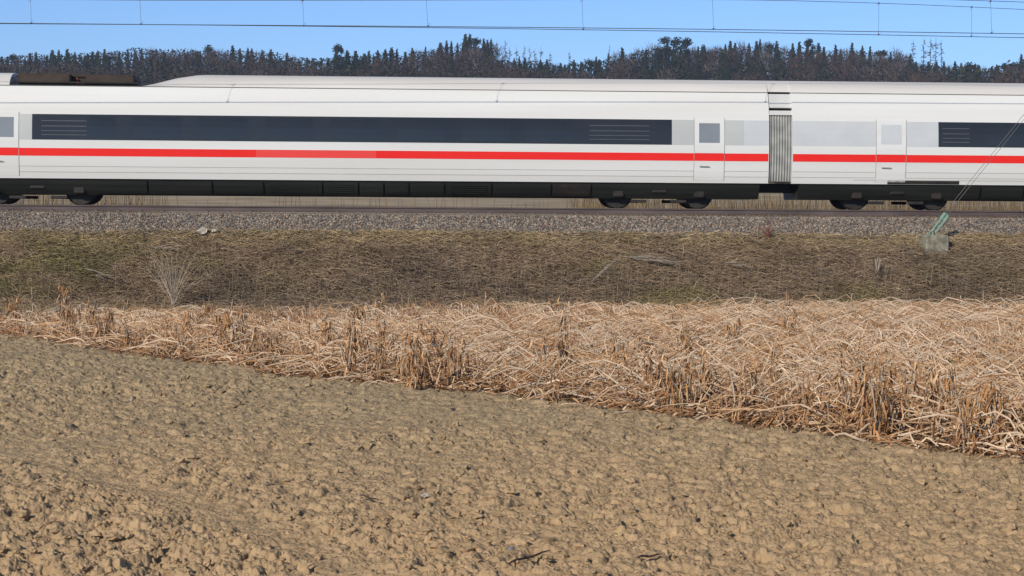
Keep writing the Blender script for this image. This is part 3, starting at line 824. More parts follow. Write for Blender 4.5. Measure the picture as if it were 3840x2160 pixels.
# ---------------------------------------------------------------- lodged dry stalks strip
def strip_points(N):
    N = int(N * 1.5)
    d = np.sqrt(rng.uniform(8.5 ** 2, 29 ** 2, N)); x = d * (rng.uniform(-.335, .335, N) * 1.48 + math.tan(math.radians(-HEAD)))
    e = near_edge(x) + .22 * (fbm(x * 2.5, x * 0, 3) - .5)
    ok = (d > e) & (d < far_edge(x))
    return x[ok], d[ok], (d - e)[ok]
def plant_h(x, y): return np.clip(.17 + .013 * (x + 5), .13, .28) * (.75 + .5 * fbm(x * .9, y * .9, 3, 1))
def stalks(N, hmul=1.0):
    x, y, e = strip_points(N); n = len(x)
    Hh = plant_h(x, y) * hmul * np.clip(.35 + e / 1.2, .35, 1) * rng.uniform(.15, 1.1, n)
    flow = (fbm(x * .35 + 2, y * .35, 2, 3) - .5) * 3.2
    an = np.where(rng.random(n) < .62, -.5, 2.6) + flow + rng.normal(0, .45, n)
    L = rng.uniform(.25, .95, n) * (.75 + .03 * (y - 10)) * np.clip(.35 + e / .9, .35, 1)
    ca, sa = np.cos(an), np.sin(an)
    r1 = rng.uniform(.1, .45, n); kink = rng.uniform(.0, .35, n)
    t = np.array([0, .18, .4, .62, .82, 1.0])
    # rise, crest, then droop
    crest = rng.uniform(.25, .75, n)[:, None]
    sharp = rng.random((n, 1)) < .8
    up_ = np.clip(t[None] / crest, 0, 1); dn_ = np.clip((t[None] - crest) / (1 - crest), 0, 1)
    prof = np.where(t[None] < crest, np.where(sharp, up_, np.sin(up_ * 1.5708)), 1 - np.where(sharp, dn_, dn_ ** 1.4) * rng.uniform(.3, 1.05, n)[:, None])
    hz_ = Hh[:, None] * prof + rng.normal(0, .003, (n, 6))
    base = np.clip(plant_h(x, y) * hmul * rng.random(n) * .42, 0, .3)[:, None] * np.clip(e / .5, 0, 1)[:, None]
    wob = np.cumsum(rng.normal(0, .005, (n, 6)), 1)
    px = x[:, None] + ca[:, None] * L[:, None] * t[None] - sa[:, None] * wob
    py = y[:, None] + sa[:, None] * L[:, None] * t[None] + ca[:, None] * wob
    pz = gz(y)[:, None] + base + np.maximum(hz_, .005)
    P = np.stack([px, py, pz], -1)
    w = rng.random((n, 1))
    R = (np.where(w[:, 0] < .12, rng.uniform(.0045, .0075, n), rng.uniform(.0018, .0056, n)) )[:, None] * np.array([1.15, 1.1, 1, .9, .75, .4])[None]
    pale = np.array([.90, .685, .485]); straw = np.array([.79, .51, .29]); br = np.array([.46, .235, .11])
    w = np.clip(w + .30 * np.exp(-e / .5)[:, None], 0, 1)
    col = np.where(w < .46, pale, np.where(w < .76, straw, br)) * rng.uniform(.7, 1.1, (n, 1))
    return P, R, col
P, R, c = stalks(25000)
A = tubes(P, R, c, 4)
# flat leaf and husk scraps
x, y, e = strip_points(95000); n = len(x)
L = rng.uniform(.05, .22, n); an = rng.random(n) * 6.283; el = rng.normal(.1, .35, n)
D = np.stack([np.cos(an) * np.cos(el), np.sin(an) * np.cos(el), np.sin(el)], -1)
P0 = np.stack([x, y, gz(y) + .01 + plant_h(x, y) * np.clip(.3 + e / 1.2, .2, 1) * rng.random(n) ** 1.3 * .6], -1)
P1 = P0 + D * (L * .5)[:, None]; P2 = P1 + (D + np.array([0, 0, -.5]) + rng.normal(0, .4, (n, 3))) * (L * .5)[:, None]
W = rng.uniform(.005, .018, n)[:, None] * np.array([.6, 1, .25])[None]
lb = np.array([(.50, .285, .14), (.36, .19, .085), (.66, .45, .275), (.17, .092, .05), (.80, .61, .45)])
B = ribbons(np.stack([P0, P1, P2], 1), W, np.cross(D, rng.normal(0, 1, (n, 3))), lb[rng.choice(5, n, p=[.3, .26, .2, .14, .1])] * rng.uniform(.7, 1.15, (n, 1)))
x, y, e = strip_points(9000); n = len(x)      # short upright broken stubs
hh = rng.uniform(.06, .22, n) * np.clip(.5 + e, .5, 1.1); ln = rng.normal(0, .22, (n, 2)); b0 = gz(y) + plant_h(x, y) * .25
P = np.stack([np.stack([x + ln[:, 0] * hh * t, y + ln[:, 1] * hh * t, b0 + hh * t], -1) for t in (0, .55, 1)], 1)
Cc = tubes(P, np.repeat(rng.uniform(.003, .0075, n)[:, None], 3, 1) * np.array([1, 1, .7]), np.array([(.50, .27, .13), (.36, .18, .08), (.66, .44, .27)])[rng.integers(0, 3, n)] * rng.uniform(.7, 1.1, (n, 1)), 4)
v, f, c = merge([A, B, Cc])
tag(link('dry_stalks', mesh_np('dry_stalks', v, f, c), M['straw']), 'tangled mass of flattened pale straw-coloured stalks and scraps between field and bank', 'dry stalks', kind='stuff')

# ---- upright withered plants among the stalks
def withered(h, leafy, w):
    root = empty('withered_plant')
    r = np.random.default_rng(int(h * 1000) + leafy)
    mb = MB()
    ns = 1 + (leafy > 26)
    tops = []
    for s in range(ns):
        lx, ly = r.normal(0, .10, 2) * h
        ox, oy = r.normal(0, .025, 2)
        pts = [(ox + lx * t * t, oy + ly * t * t, h * t * (1 - .12 * s)) for t in (0, .3, .6, .85, 1)]
        mb.tube(pts, [.008, .0075, .006, .005, .003], 5); tops.append(pts)
    mb.build('stem', M['twig'], root)
    n = leafy
    i = r.integers(0, ns, n); t = r.uniform(.12, 1.0, n)
    base = np.array([[np.interp(tt, (0, .3, .6, .85, 1), [p[k] for p in tops[q_]]) for k in range(3)] for q_, tt in zip(i, t)])
    an = r.random(n) * 6.283; L = r.uniform(.05, .17, n) * (h / .4) ** .5 * (1.25 - .7 * t)
    out = np.stack([np.cos(an), np.sin(an), 0 * an], -1)
    P0 = base; P1 = base + out * (L * .34 * w)[:, None] + np.array([0, 0, .1]) * L[:, None]; P2 = P1 + out * (L * .12 * w)[:, None] + r.normal(0, .14, (n, 3)) * L[:, None] - np.array([0, 0, 1]) * (L * .55)[:, None]
    P3 = P2 + r.normal(0, .25, (n, 3)) * L[:, None] * .4 - np.array([0, 0, 1]) * (L * .35)[:, None]
    P = np.stack([P0, P1, P2, P3], 1); P[..., 2] = np.maximum(P[..., 2], .01)
    W = r.uniform(.007, .020, n)[:, None] * np.array([.4, 1, .9, .25])[None]
    lb = np.array([(.54, .28, .12), (.42, .21, .085), (.68, .43, .23), (.26, .14, .065)])
    v, f, c = ribbons(P, W, np.stack([-np.sin(an), np.cos(an), .3 * r.normal(size=n)], -1), lb[r.integers(0, 4, n)] * r.uniform(.75, 1.15, (n, 1)))
    link('leaves', mesh_np('leaves', v, f, c), M['brownleaf'], root)
    return root
protos = [withered(.42, 70, 1.0), withered(.36, 55, .8), withered(.50, 44, .6), withered(.30, 80, 1.3), withered(.46, 95, 1.1), withered(.55, 8, .5)]
GW = 'withered plants standing among the fallen stalks'
# (px of foot, py of tip, py of foot, prototype, label)
special = [(50, 1090, 1165, 0, 'small brown withered plant at the left end of the straw strip'), (128, 1062, 1160, 5, 'thin leaning brown stem near the left end of the straw strip'),
    (240, 1090, 1200, 4, 'thick dark brown withered clump at the left, tallest of the left end'), (458, 1088, 1160, 1, 'short brown withered stub left of the bare twiggy shrub'),
    (858, 1078, 1145, 1, 'narrow reddish brown spike right of the bare twiggy shrub'), (1425, 1070, 1160, 2, 'tall thin brown spike sticking up from the middle of the straw edge'),
    (1812, 1058, 1150, 5, 'pale brown spike standing against the bank grass mid strip'), (2830, 1030, 1120, 2, 'tallest straw-brown spike on the strip edge right of centre'),
    (3188, 1040, 1130, 5, 'thin brown stem with curled tip below the concrete block'), (3430, 1060, 1130, 0, 'pale bent plant top below the green steel arm'),
    (3690, 1045, 1140, 5, 'bent-over pale stem near the right edge of the straw strip'), (2880, 1075, 1135, 1, 'short brown plant just right of the tallest spike'),
    (1300, 1240, 1390, 4, 'dark brown clump at the field edge left of centre'), (2640, 1420, 1545, 3, 'ragged brown clump at the field edge right of centre'),
    (3170, 1370, 1500, 4, 'tall ragged brown plant with hanging leaves deep in the strip'), (3320, 1410, 1560, 3, 'wide drooping brown plant right of the tall ragged one'),
    (3720, 1500, 1690, 3, 'darkest broad brown clump at the lower right end of the strip'), (1560, 1340, 1470, 0, 'brown plant in front row at the centre of the field edge'),
    (780, 1180, 1240, 4, 'brown double clump near the left front of the strip'), (3560, 1430, 1640, 2, 'tall thin weed above the lower right field edge')]
def plant_spot(px, py):
    # ground hit on the strip
    p = at_z(px, py, -1.5)
    for _ in range(6): p = at_z(px, py, float(gz(p[1])))
    return p
used = set()
def put_plant(k, p, s, lab, rz):
    if k not in used:
        used.add(k); o = protos[k]; o.location = V(p); o.rotation_euler = (0, 0, rz); o.scale = (s, s, s)
    else: o = dup(protos[k], V(p), rz, (s, s, s))
    tag(o, lab, 'withered plant', GW)
HP = [.42, .36, .50, .30, .46, .55]
for px, ty, fy, k, lab in special:
    p = plant_spot(px, fy)
    if p[1] > 28: p = at_Y(px, fy, 26.5); p[2] = float(gz(26.5))
    dist_ = math.hypot(p[0], p[1]); hh = (fy - ty) / FPX * dist_
    if fy < 1170: hh += .03
    put_plant(k, p, max(.8, min(2.2, 1.3 * hh / HP[k])), lab, float(rng.uniform(0, 6.28)))
zone = [(-1, 1300, 'brown withered plant in the left third of the straw strip'), (1300, 2560, 'brown withered plant in the middle third of the straw strip'), (2560, 9999, 'brown withered plant in the right third of the straw strip')]
cnt = 0
while cnt < 150:
    px = rng.uniform(0, 3840)
    ey = np.interp(px, [a for a, b in edge_px], [b for a, b in edge_px])
    py = rng.uniform(1175, ey - 6) if rng.random() < .55 else rng.uniform(ey - 90, ey - 6)
    if py < 1170: continue
    p = plant_spot(px, py)
    if p[1] > far_edge(p[0]): continue
    lab = [l for a, b, l in zone if a <= px < b][0]
    put_plant(int(rng.integers(0, 5)), p, float(rng.uniform(.6, 1.08)), lab, float(rng.uniform(0, 6.28))); cnt += 1

# ---------------------------------------------------------------- shrubs and dead wood on the bank
def fan_shrub(name, h, n, spread, m, seed, rad=.006):
    r = np.random.default_rng(seed); root = empty(name); mb = MB()
    for i in range(n):
        an = r.uniform(0, 6.283); s = abs(r.normal(0, spread)) + .03; L = h * r.uniform(.6, 1.05)
        dx, dy = math.cos(an) * s, math.sin(an) * s * .5
        pts = [(dx * L * t ** 1.3 + r.normal(0, .006), dy * L * t ** 1.3, L * t * (1 - .1 * s * t)) for t in (0, .25, .5, .75, 1)]
        mb.tube(pts, [rad, rad * .9, rad * .75, rad * .55, rad * .3], 4, caps=False)
        for _ in range(4):
            t = r.uniform(.4, .95); b = Vector([np.interp(t, (0, .25, .5, .75, 1), [q_[k] for q_ in pts]) for k in range(3)])
            e = b + Vector((r.normal(dx * .3, .12), r.normal(0, .1), r.uniform(.08, .25))) * h * .5
            mb.tube([b, (b + e) / 2 + Vector((0, 0, .01)), e], [rad * .45, rad * .35, rad * .2], 3, caps=False)
    mb.build('branches', m, root)
    return root
p = at_Y(650, 1120, 50.8); p[2] = float(gz(50.8))
top = at_Y(650, 930, 50.8)[2]
s = fan_shrub('bare_shrub', top - p[2], 46, .52, M['twig'], 3, .0065); s.location = V(p)
tag(s, 'bare fan-shaped shrub of pale twigs at the foot of the bank', 'shrub')
p = at_Y(2880, 905, 54.5); p[2] = float(gz(54.5))
m_ = mat('red twig', (.22, .075, .05), .85, var=.4, scale=20)
s = fan_shrub('red_weed', .55, 26, .55, m_, 5, .006); s.location = V(p); tag(s, 'reddish leafless weed at the foot of the ballast', 'weed')
p = at_Y(3290, 1005, 53.0); p[2] = float(gz(53.0))
root = empty('dead_stump', V(p)); mb = MB()
for i in range(6):
    a = rng.uniform(0, 6.28); mb.tube([(0, 0, -.05), (.03 * math.cos(a), .02 * math.sin(a), .22), (.10 * math.cos(a), .08 * math.sin(a), .45 + .12 * rng.random())], [.03, .022, .008], 5)
mb.build('stems', M['deadwood'], root)
mb = MB()
for i in range(14):
    a = rng.uniform(0, 6.28); L = rng.uniform(.3, .8); mb.tube([(0, 0, .05), (L * .5 * math.cos(a), -.1 + .15 * math.sin(a), .14 + .1 * rng.random()), (L * math.cos(a), -.15 + .3 * math.sin(a), .02)], [.010, .008, .004], 4)
mb.build('fallen_twigs', M['twigdark'], root)
tag(root, 'grey dead stump with broken twigs on the bank below and left of the concrete block', 'stump')
def branch(px0, py0, px1, py1, Y0, Y1, lab, seed, n=7, m='deadwood'):
    r = np.random.default_rng(seed)
    a = at_Y(px0, py0, Y0); b = at_Y(px1, py1, Y1); a[2] = gz(a[1]) + .20; b[2] = gz(b[1]) + .26
    root = tag(empty('fallen_branch', V(a)), lab, 'branch', 'dead branches lying on the bank'); mb = MB(); D = b - a
    for i in range(n):
        f0 = r.uniform(0, .4); f1 = r.uniform(.6, 1.0); o = r.normal(0, .06, 3); o[2] = abs(o[2]); e = o + np.array([0, r.normal(0, .12), r.uniform(0, .2)])
        mb.tube([D * f0, D * (f0 + f1) / 2 + o + np.array([0, 0, .05]), D * f1 + e], [.007, .006, .003], 4)
    mb.build('twigs', M[m], root)
branch(2205, 1035, 2330, 975, 52.4, 53.2, 'pale dead branch on the bank right of centre, lower of the two', 1)
branch(2335, 950, 2580, 1000, 53.5, 52.9, 'spread of pale dead twigs on the bank right of centre, upper of the two', 2, 12)
branch(310, 1000, 440, 1075, 53.0, 52.0, 'pale dead branch on the bank left of the bare shrub', 4, 5)
branch(2720, 1150 - 190, 2840, 1020, 53.3, 52.6, 'short bleached branch on the bank below the reddish weed', 6, 5)
branch(560, 940, 0 + 720, 965, 53.8, 53.4, 'thin pale twigs on the bank above the bare shrub', 8, 4)

def crumple(name, p, w, h, lab, m, seed, g=None):
    r = np.random.default_rng(seed); mb = MB(); nx_, ny_ = 5, 4
    v = []
    for j in range(ny_):
        for i in range(nx_):
            u_, w_ = 2 * i / (nx_ - 1) - 1, 2 * j / (ny_ - 1) - 1; sq = 1 / max(1, math.hypot(u_, w_)) * r.uniform(.75, 1.1); v.append((u_ * sq * w * .5 + .12 * w * w_, w_ * sq * h * .5, r.uniform(0, .4) * h))
    f = [(j * nx_ + i, j * nx_ + i + 1, (j + 1) * nx_ + i + 1, (j + 1) * nx_ + i) for j in range(ny_ - 1) for i in range(nx_ - 1)]
    mb.add(v, f); o = mb.build(name, M[m]); o.location = V(p)
    md = o.modifiers.new('thick', 'SOLIDIFY'); md.thickness = .002
    tag(o, lab, 'litter', g); return o
def bank_pt(px, py):
    y = 54.7
    for _ in range(12):
        p = at_Y(px, py, y)
        y = y + (p[2] - float(gz(y))) * -.0 + np.clip((float(np.interp(p[2], [-2.55, -.70], [51.9, 54.75])) - y), -.6, .6)
    return p
p = bank_pt(760, 886); o = crumple('paper_scrap', p + np.array([0, -.05, .10]), .34, .30, 'larger crumpled white scrap at the top of the grass bank', 'litter', 1); o.rotation_euler = (.6, 0, 0)
p = bank_pt(805, 880); o = crumple('paper_scrap', p + np.array([0, -.05, .10]), .18, .13, 'smaller white scrap just right of the larger one on the bank', 'litter', 2); o.rotation_euler = (.6, 0, 0)
def soil_pt(px, py):
    p = at_z(px, py, -1.46); h = soil_height(np.array([p[0]]), np.array([p[1]]))[0][0]
    return np.array([p[0], p[1], -1.5 + h])
p = soil_pt(492, 1490)
o = crumple('paper_scrap', p + np.array([0, 0, .008]), .028, .06, 'small bright white scrap on the soil at the left', 'litter', 3); o.rotation_euler = (.5, .3, .4)
p = soil_pt(1595, 1855); o = crumple('leaf_scrap', p + np.array([0, 0, .01]), .055, .03, 'pale grey curled scrap on the soil below the centre', 'litter', 4); o.rotation_euler = (.4, 0, .5)
M['greychip'] = mat('grey chip', (.25, .26, .28), .7, var=.2, scale=40)
p = soil_pt(1915, 2048); o = crumple('stone_chip', p + np.array([0, 0, .008]), .035, .03, 'small blue-grey flat chip near the bottom centre of the field', 'greychip', 5); o['category'] = 'stone'; o.rotation_euler = (.4, 0, .2)
M['huskc'] = mat('husk', (.55, .38, .2), .7, var=.3, scale=40)
p = soil_pt(1975, 1995); o = crumple('leaf_scrap', p + np.array([0, 0, .008]), .035, .015, 'orange-brown husk scrap on the soil right of the grey chip', 'huskc', 6); o.rotation_euler = (.3, 0, -.5)
for px0, py0, px1, py1, lab in ((1905, 2112, 2060, 2062, 'long dark stick on the soil at the bottom centre'), (2390, 2092, 2480, 2078, 'short thick dark stick on the soil at the bottom right of centre'),
                                (1350, 1860, 1420, 1878, 'thin brown twig on the soil left of the pale scrap')):
    a = soil_pt(px0, py0); b = soil_pt(px1, py1); mb = MB(); D = b - a; L = np.linalg.norm(D)
    zt_ = max(a[2], b[2]) + .012
    pts = [(D[0] * t, D[1] * t + .01 * math.sin(5 * t), zt_ - a[2] + .004 * math.sin(9 * t)) for t in np.linspace(0, 1, 7)]
    mb.tube(pts, [.003, .005, .006, .006, .005, .004, .002], 6); o = mb.build('stick', M['stick'], None, True); o.location = V(a); tag(o, lab, 'stick', 'sticks lying on the soil')
# the one green weed in the strip
p = plant_spot(3558, 1490); root = tag(empty('green_weed', V(p)), 'small fresh green weed among the straw at the right', 'weed'); r = np.random.default_rng(12)
mb = MB(); mb.tube([(0, 0, 0), (.01, 0, .15), (.0, 0, .30)], [.004, .003, .002], 5); mb.build('stem', M['leafgreen'], root)
n = 16; an = r.random(n) * 6.28; zz = r.uniform(.15, .30, n); P0 = np.stack([0 * an, 0 * an, zz], -1); O = np.stack([np.cos(an), np.sin(an), .5 + 0 * an], -1)
v, f, c = ribbons(np.stack([P0, P0 + O * .03, P0 + O * .055 - np.array([0, 0, .01])], 1), np.full((n, 3), .012) * np.array([.4, 1, .3]), np.stack([-np.sin(an), np.cos(an), 0 * an], -1), np.zeros((n, 3)) + np.array([.1, .17, .04]))
link('leaves', mesh_np('leaves', v, f, c), M['leafgreen'], root)

# ---------------------------------------------------------------- dry growth behind the track
N = 26000
x = rng.uniform(-24, 36, N); y = rng.uniform(72, 84, N); px = px_of(x, y)
dens = np.where(px < 620, .55, np.where(px < 2150, .05, .9)) * (.4 + fbm(x * .6, y * .6, 2))
ok = rng.random(N) < dens; x, y, px = x[ok], y[ok], px[ok]; N = len(x)
hgt = rng.uniform(.9, 2.5, N); le = rng.normal(0, .12, (N, 2))
zb = hz(x, y) - .05
P = np.stack([np.stack([x + le[:, 0] * hgt * t, y + le[:, 1] * hgt * t, zb + hgt * t], -1) for t in (0, .5, 1)], 1)
cc = np.array([(.20, .13, .07), (.12, .08, .05), (.28, .20, .11), (.16, .13, .06)])[rng.integers(0, 4, N)] * rng.uniform(.7, 1.2, (N, 1))
v, f, c = ribbons(P, np.full((N, 3), .035) * np.array([1, .9, .3]), np.stack([np.cos(x * 9), np.sin(x * 9), 0 * x], -1), cc)
tag(link('dry_reeds', mesh_np('dry_reeds', v, f, c), M['grass']), 'brown dry reeds glimpsed under the train behind the tracks', 'reeds', kind='stuff')

# ---------------------------------------------------------------- forest on the hill
def leaf_quads(P, size, col, r, flat=None):
    n = len(P)
    a = r.normal(0, 1, (n, 3)); a /= np.linalg.norm(a, axis=1, keepdims=True)
    b = np.cross(a, r.normal(0, 1, (n, 3))); b /= np.linalg.norm(b, axis=1, keepdims=True)
    s = size[:, None] if np.ndim(size) else size
    v = np.stack([P - a * s - b * s * .5, P + a * s - b * s * .6, P + a * s * .7 + b * s * .6, P - a * s * .8 + b * s * .5], 1).reshape(-1, 3)
    f = np.arange(n * 4).reshape(n, 4)
    return v, f, np.repeat(col, 4, 0)
def p_spruce(seed, wid=2.6, h=24.0, low=.12):
    r = np.random.default_rng(seed); root = empty('spruce_tree'); mb = MB()
    mb.tube([(0, 0, -1), (r.normal(0, .1), 0, h * .5), (0, 0, h * .97)], [.28, .17, .03], 5); mb.build('trunk', M['bark'], root)
    parts = []
    nl = 26; zs = np.linspace(low, .985, nl)
    P = []; S = []; C = []
    for t in zs:
        R_ = wid * (1 - t) ** .6 * r.uniform(.85, 1.12) + .08
        k = int(16 + 26 * (1 - t))
        a = r.random(k) * 6.283; rr = R_ * np.sqrt(r.uniform(.12, 1.05, k))
        P.append(np.stack([np.cos(a) * rr, np.sin(a) * rr, t * h - .35 * rr + r.normal(0, .3, k)], -1)); S.append(r.uniform(.28, .55, k) * (.6 + .45 * (1 - t)))
        C.append((np.array([.027, .040, .020]) + np.array([.012, .004, 0]) * r.random()) * r.uniform(.55, 1.4, (k, 1)))
    v, f, c = leaf_quads(np.concatenate(P), np.concatenate(S), np.concatenate(C), r)
    k = 14; z_ = h * np.linspace(.86, .99, k)
    v2, f2, c2 = leaf_quads(np.stack([r.normal(0, .06, k), r.normal(0, .06, k), z_], -1), np.linspace(.34, .14, k), np.full((k, 3), .035), r)
    # dense inner boughs: a rough solid core
    nn_ = 9; tt_ = np.linspace(.2, .97, 10); ww = np.arange(nn_) * 2 * math.pi / nn_
    rr_ = wid * (1 - tt_) ** .6 * .60
    cv = np.stack([(np.cos(ww)[None] * rr_[:, None]) * r.uniform(.7, 1.2, (10, nn_)), (np.sin(ww)[None] * rr_[:, None]) * r.uniform(.7, 1.2, (10, nn_)), tt_[:, None] * h + r.normal(0, .4, (10, nn_))], -1).reshape(-1, 3)
    cf = np.array([(i * nn_ + j, i * nn_ + (j + 1) % nn_, (i + 1) * nn_ + (j + 1) % nn_, (i + 1) * nn_ + j) for i in range(9) for j in range(nn_)])
    v, f, c = merge([(v, f, c), (v2, f2, c2), (cv, cf, np.full((len(cv), 3), .024) * np.array([.9, 1.25, .8]))])
    link('crown', mesh_np('crown', v, f, c), M['foliage'], root); root['_h'] = h
    return root
def p_pine(seed, h=24.0, bark='pinebark', crown=.34, wid=2.3):
    r = np.random.default_rng(seed); root = empty('pine_tree'); mb = MB()
    mb.tube([(0, 0, -1), (r.normal(0, .3), 0, h * .5), (r.normal(0, .3), 0, h * .93)], [.34, .26, .10], 6)
    lum = []
    for i in range(11):
        t = r.uniform(1 - crown, .96); a = r.random() * 6.28; rr = wid * r.uniform(.25, .8) * (1.15 - .6 * abs(t - (1 - crown * .5)) / crown)
        c_ = np.array([rr * math.cos(a), rr * math.sin(a), t * h]); lum.append(c_); mb.tube([(0, 0, t * h - 1.2), tuple(c_)], [.09, .04], 4)
    lum.append(np.array([0, 0, h * .955]))
    mb.build('trunk', M[bark], root)
    P = []; 
    for c_ in lum:
        k = 80; q_ = r.normal(0, 1, (k, 3)); q_ /= np.linalg.norm(q_, axis=1, keepdims=True); P.append(c_ + q_ * r.uniform(.2, 1.25, (k, 1)) * np.array([1.1, 1.1, .85]) * wid * .58)
    P = np.concatenate(P)
    col = np.array([.028, .038, .023])[None] * r.uniform(.55, 1.4, (len(P), 1))
    v, f, c = leaf_quads(P, r.uniform(.14, .34, len(P)), col, r); link('crown', mesh_np('crown', v, f, c), M['foliage'], root); root['_h'] = h
    return root
def p_bare(seed, h=21.0, wid=3.2, col=(.105, .072, .056), n=900, bark='bark'):
    r = np.random.default_rng(seed); root = empty('bare_tree'); mb = MB()
    mb.tube([(0, 0, -1), (r.normal(0, .2), 0, h * .45), (r.normal(0, .4), 0, h * .8)], [.26, .18, .06], 5)
    for i in range(9):
        t = r.uniform(.3, .75); a = r.random() * 6.28; e = (wid * .7 * math.cos(a), wid * .7 * math.sin(a), h * min(.98, t + .25)); mb.tube([(0, 0, h * t), tuple(np.array(e) * .55 + np.array([0, 0, h * t * .45])), e], [.11, .07, .03], 4)
    mb.build('trunk', M[bark], root)
    q_ = r.normal(0, 1, (n, 3)); q_ /= np.linalg.norm(q_, axis=1, keepdims=True); P0 = q_ * r.uniform(.3, 1, (n, 1)) ** .6 * np.array([wid, wid, h * .33]) * .9 + np.array([0, 0, h * .66])
    D = q_ * np.array([.6, .6, .4]) + np.array([0, 0, .8]) + r.normal(0, .35, (n, 3)); L = r.uniform(.7, 1.9, n)
    P1 = P0 + D * L[:, None]
    v, f, c = ribbons(np.stack([P0, (P0 + P1) / 2 + r.normal(0, .1, (n, 3)), P1], 1), np.full((n, 3), .11) * np.array([1, .8, .3]), np.cross(D, r.normal(0, 1, (n, 3))), np.array(col)[None] * r.uniform(.6, 1.4, (n, 1)))
    link('twigs', mesh_np('twigs', v, f, c), M['foliage'], root); root['_h'] = h * 1.03
    return root
def p_dead(seed, h=24.0, wid=2.6, lowb=.35):
    r = np.random.default_rng(seed); root = empty('larch_tree'); mb = MB()
    mb.tube([(0, 0, -1), (r.normal(0, .2), 0, h * .5), (0, 0, h)], [.26, .17, .04], 5); mb.build('trunk', M['bark'], root)
    mb = MB()
    for i in range(46):
        t = r.uniform(lowb, .97); a = r.random() * 6.28; rr = wid * (1.15 - t) * r.uniform(.7, 1.3) + .2; u = np.array([math.cos(a), math.sin(a), 0])
        b = np.array([0, 0, t * h]); m1 = b + u * rr * .5 + np.array([0, 0, -.1 * rr]); e = b + u * rr + np.array([0, 0, .05 * rr]); mb.tube([b, m1, e], [.085, .07, .035], 3, caps=False)
        for k in range(4):
            s_ = b + (e - b) * r.uniform(.3, 1); mb.tube([s_, s_ + r.normal(0, .22, 3) + np.array([0, 0, -.3])], [.05, .025], 3, caps=False)
    mb.build('branches', mat('larch branch %d' % seed, (.115, .085, .075), .9, var=.3, scale=1), root); root['_h'] = h
    return root
def p_bush(seed, col, h=18.0, wid=5.5):
    r = np.random.default_rng(seed); root = empty('bush'); n = 2200
    q_ = r.normal(0, 1, (n, 3)); q_[:, 2] = np.abs(q_[:, 2]); q_ /= np.linalg.norm(q_, axis=1, keepdims=True)
    P = q_ * r.uniform(.55, 1.05, (n, 1)) * np.array([wid, wid, h]) * (.85 + .3 * vnoise(q_[:, 0] * 3 + seed, q_[:, 1] * 3 + 5)[:, None])
    v, f, c = leaf_quads(P, r.uniform(.18, .40, n), np.array(col)[None] * r.uniform(.55, 1.4, (n, 1)), r)
    link('crown', mesh_np('crown', v, f, c), M['foliage'], root); root['_h'] = h * 1.05
    mb = MB(); [mb.tube([(0, 0, -.5), (wid * .5 * math.cos(a), wid * .5 * math.sin(a), h * .7)], [.12, .04], 4) for a in (0, 1.3, 2.6, 3.9, 5.2)]; mb.build('trunk', M['bark'], root)
    return root
T = {}
T['spruce'] = [p_spruce(1, 3.6), p_spruce(2, 4.2), p_spruce(3, 3.1), p_spruce(4, 4.6, low=.2)]
T['pine'] = [p_pine(11), p_pine(12, wid=2.8), p_pine(13, crown=.26, wid=2.0)]
T['birch'] = [p_bare(21, col=(.13, .10, .09), bark='birchbark'), p_bare(22, wid=2.4, col=(.12, .09, .08), bark='birchbark')]
T['bare'] = [p_bare(31), p_bare(32, wid=3.8, col=(.115, .076, .056)), p_bare(33, wid=2.7, col=(.095, .068, .056))]
T['larch'] = [p_dead(41), p_dead(42, wid=2.1), p_dead(43, wid=3.2), p_dead(44, wid=2.4, lowb=.5)]
T['bush'] = [p_bush(51, (.062, .053, .034)), p_bush(52, (.070, .048, .038)), p_bush(53, (.048, .047, .032))]
GF = 'trees of the forest on the hill behind the train'
KN = {'spruce': 'dark pointed spruce', 'pine': 'tall pine with rounded top', 'birch': 'pale-trunked leafless tree', 'bare': 'purplish leafless tree', 'larch': 'bare spindly larch', 'bush': 'low olive brown bush'}
ZN = [(-9e9, 600, 'above the dark roof well'), (600, 1240, 'left of the lone round-topped pine'), (1240, 1640, 'between lone pine and tallest dark ridge'), (1640, 1870, 'on the tallest dark ridge'),
      (1870, 2310, 'below the bare larch row'), (2310, 2660, 'around the three tall pines'), (2660, 3400, 'between tall pines and bare larch clump'), (3400, 3560, 'around the bare larch clump'), (3560, 9e9, 'right of the bare larch clump')]
tused = set(); ntree = 0
def tree(kind, px, top_py, Y, lab=None, k=None, wide=1.0, row=''):
    global ntree
    k = int(rng.integers(0, len(T[kind]))) if k is None else k
    p = at_Y(px, top_py, Y); zg = float(hz(np.array([p[0]]), np.array([Y]))[0])
    h = p[2] - zg
    if h < 2: return
    s = h / T[kind][k]['_h']
    sw = (0.5 * s + .5 * min(s, 1.05)) * wide
    key = (kind, k)
    if key in tused: o = dup(T[kind][k], (p[0], Y, zg), float(rng.uniform(0, 6.28)), (sw, sw, s))
    else:
        tused.add(key); o = T[kind][k]; o.location = (p[0], Y, zg); o.rotation_euler = (0, 0, float(rng.uniform(0, 6.28))); o.scale = (sw, sw, s)
    z = [t_ for a, b, t_ in ZN if a <= px < b][0]
    tag(o, lab or f'{KN[kind]} {row} {z}'.replace('  ', ' '), 'bush' if kind == 'bush' else 'tree', 'bushes below the forest' if kind == 'bush' else GF); ntree += 1
# skyline row
px = -20.0
while px < 3870:
    y = float(sky_y(px))
    purple = (560 < px < 720) or (820 < px < 900) or (2590 < px < 2700) or (3440 < px < 3560 and rng.random() < .5)
    kind = 'bare' if rng.random() < (.8 if purple else .17) else ('spruce' if rng.random() < .93 else 'pine')
    tree(kind, px, y + rng.choice([rng.uniform(-8, 4), rng.uniform(0, 20)]) + (7 if y > 203 else 0), 760 + rng.uniform(-14, 14), row='on the skyline', wide=rng.uniform(.75, 1.4))
    px += rng.uniform(15, 33)
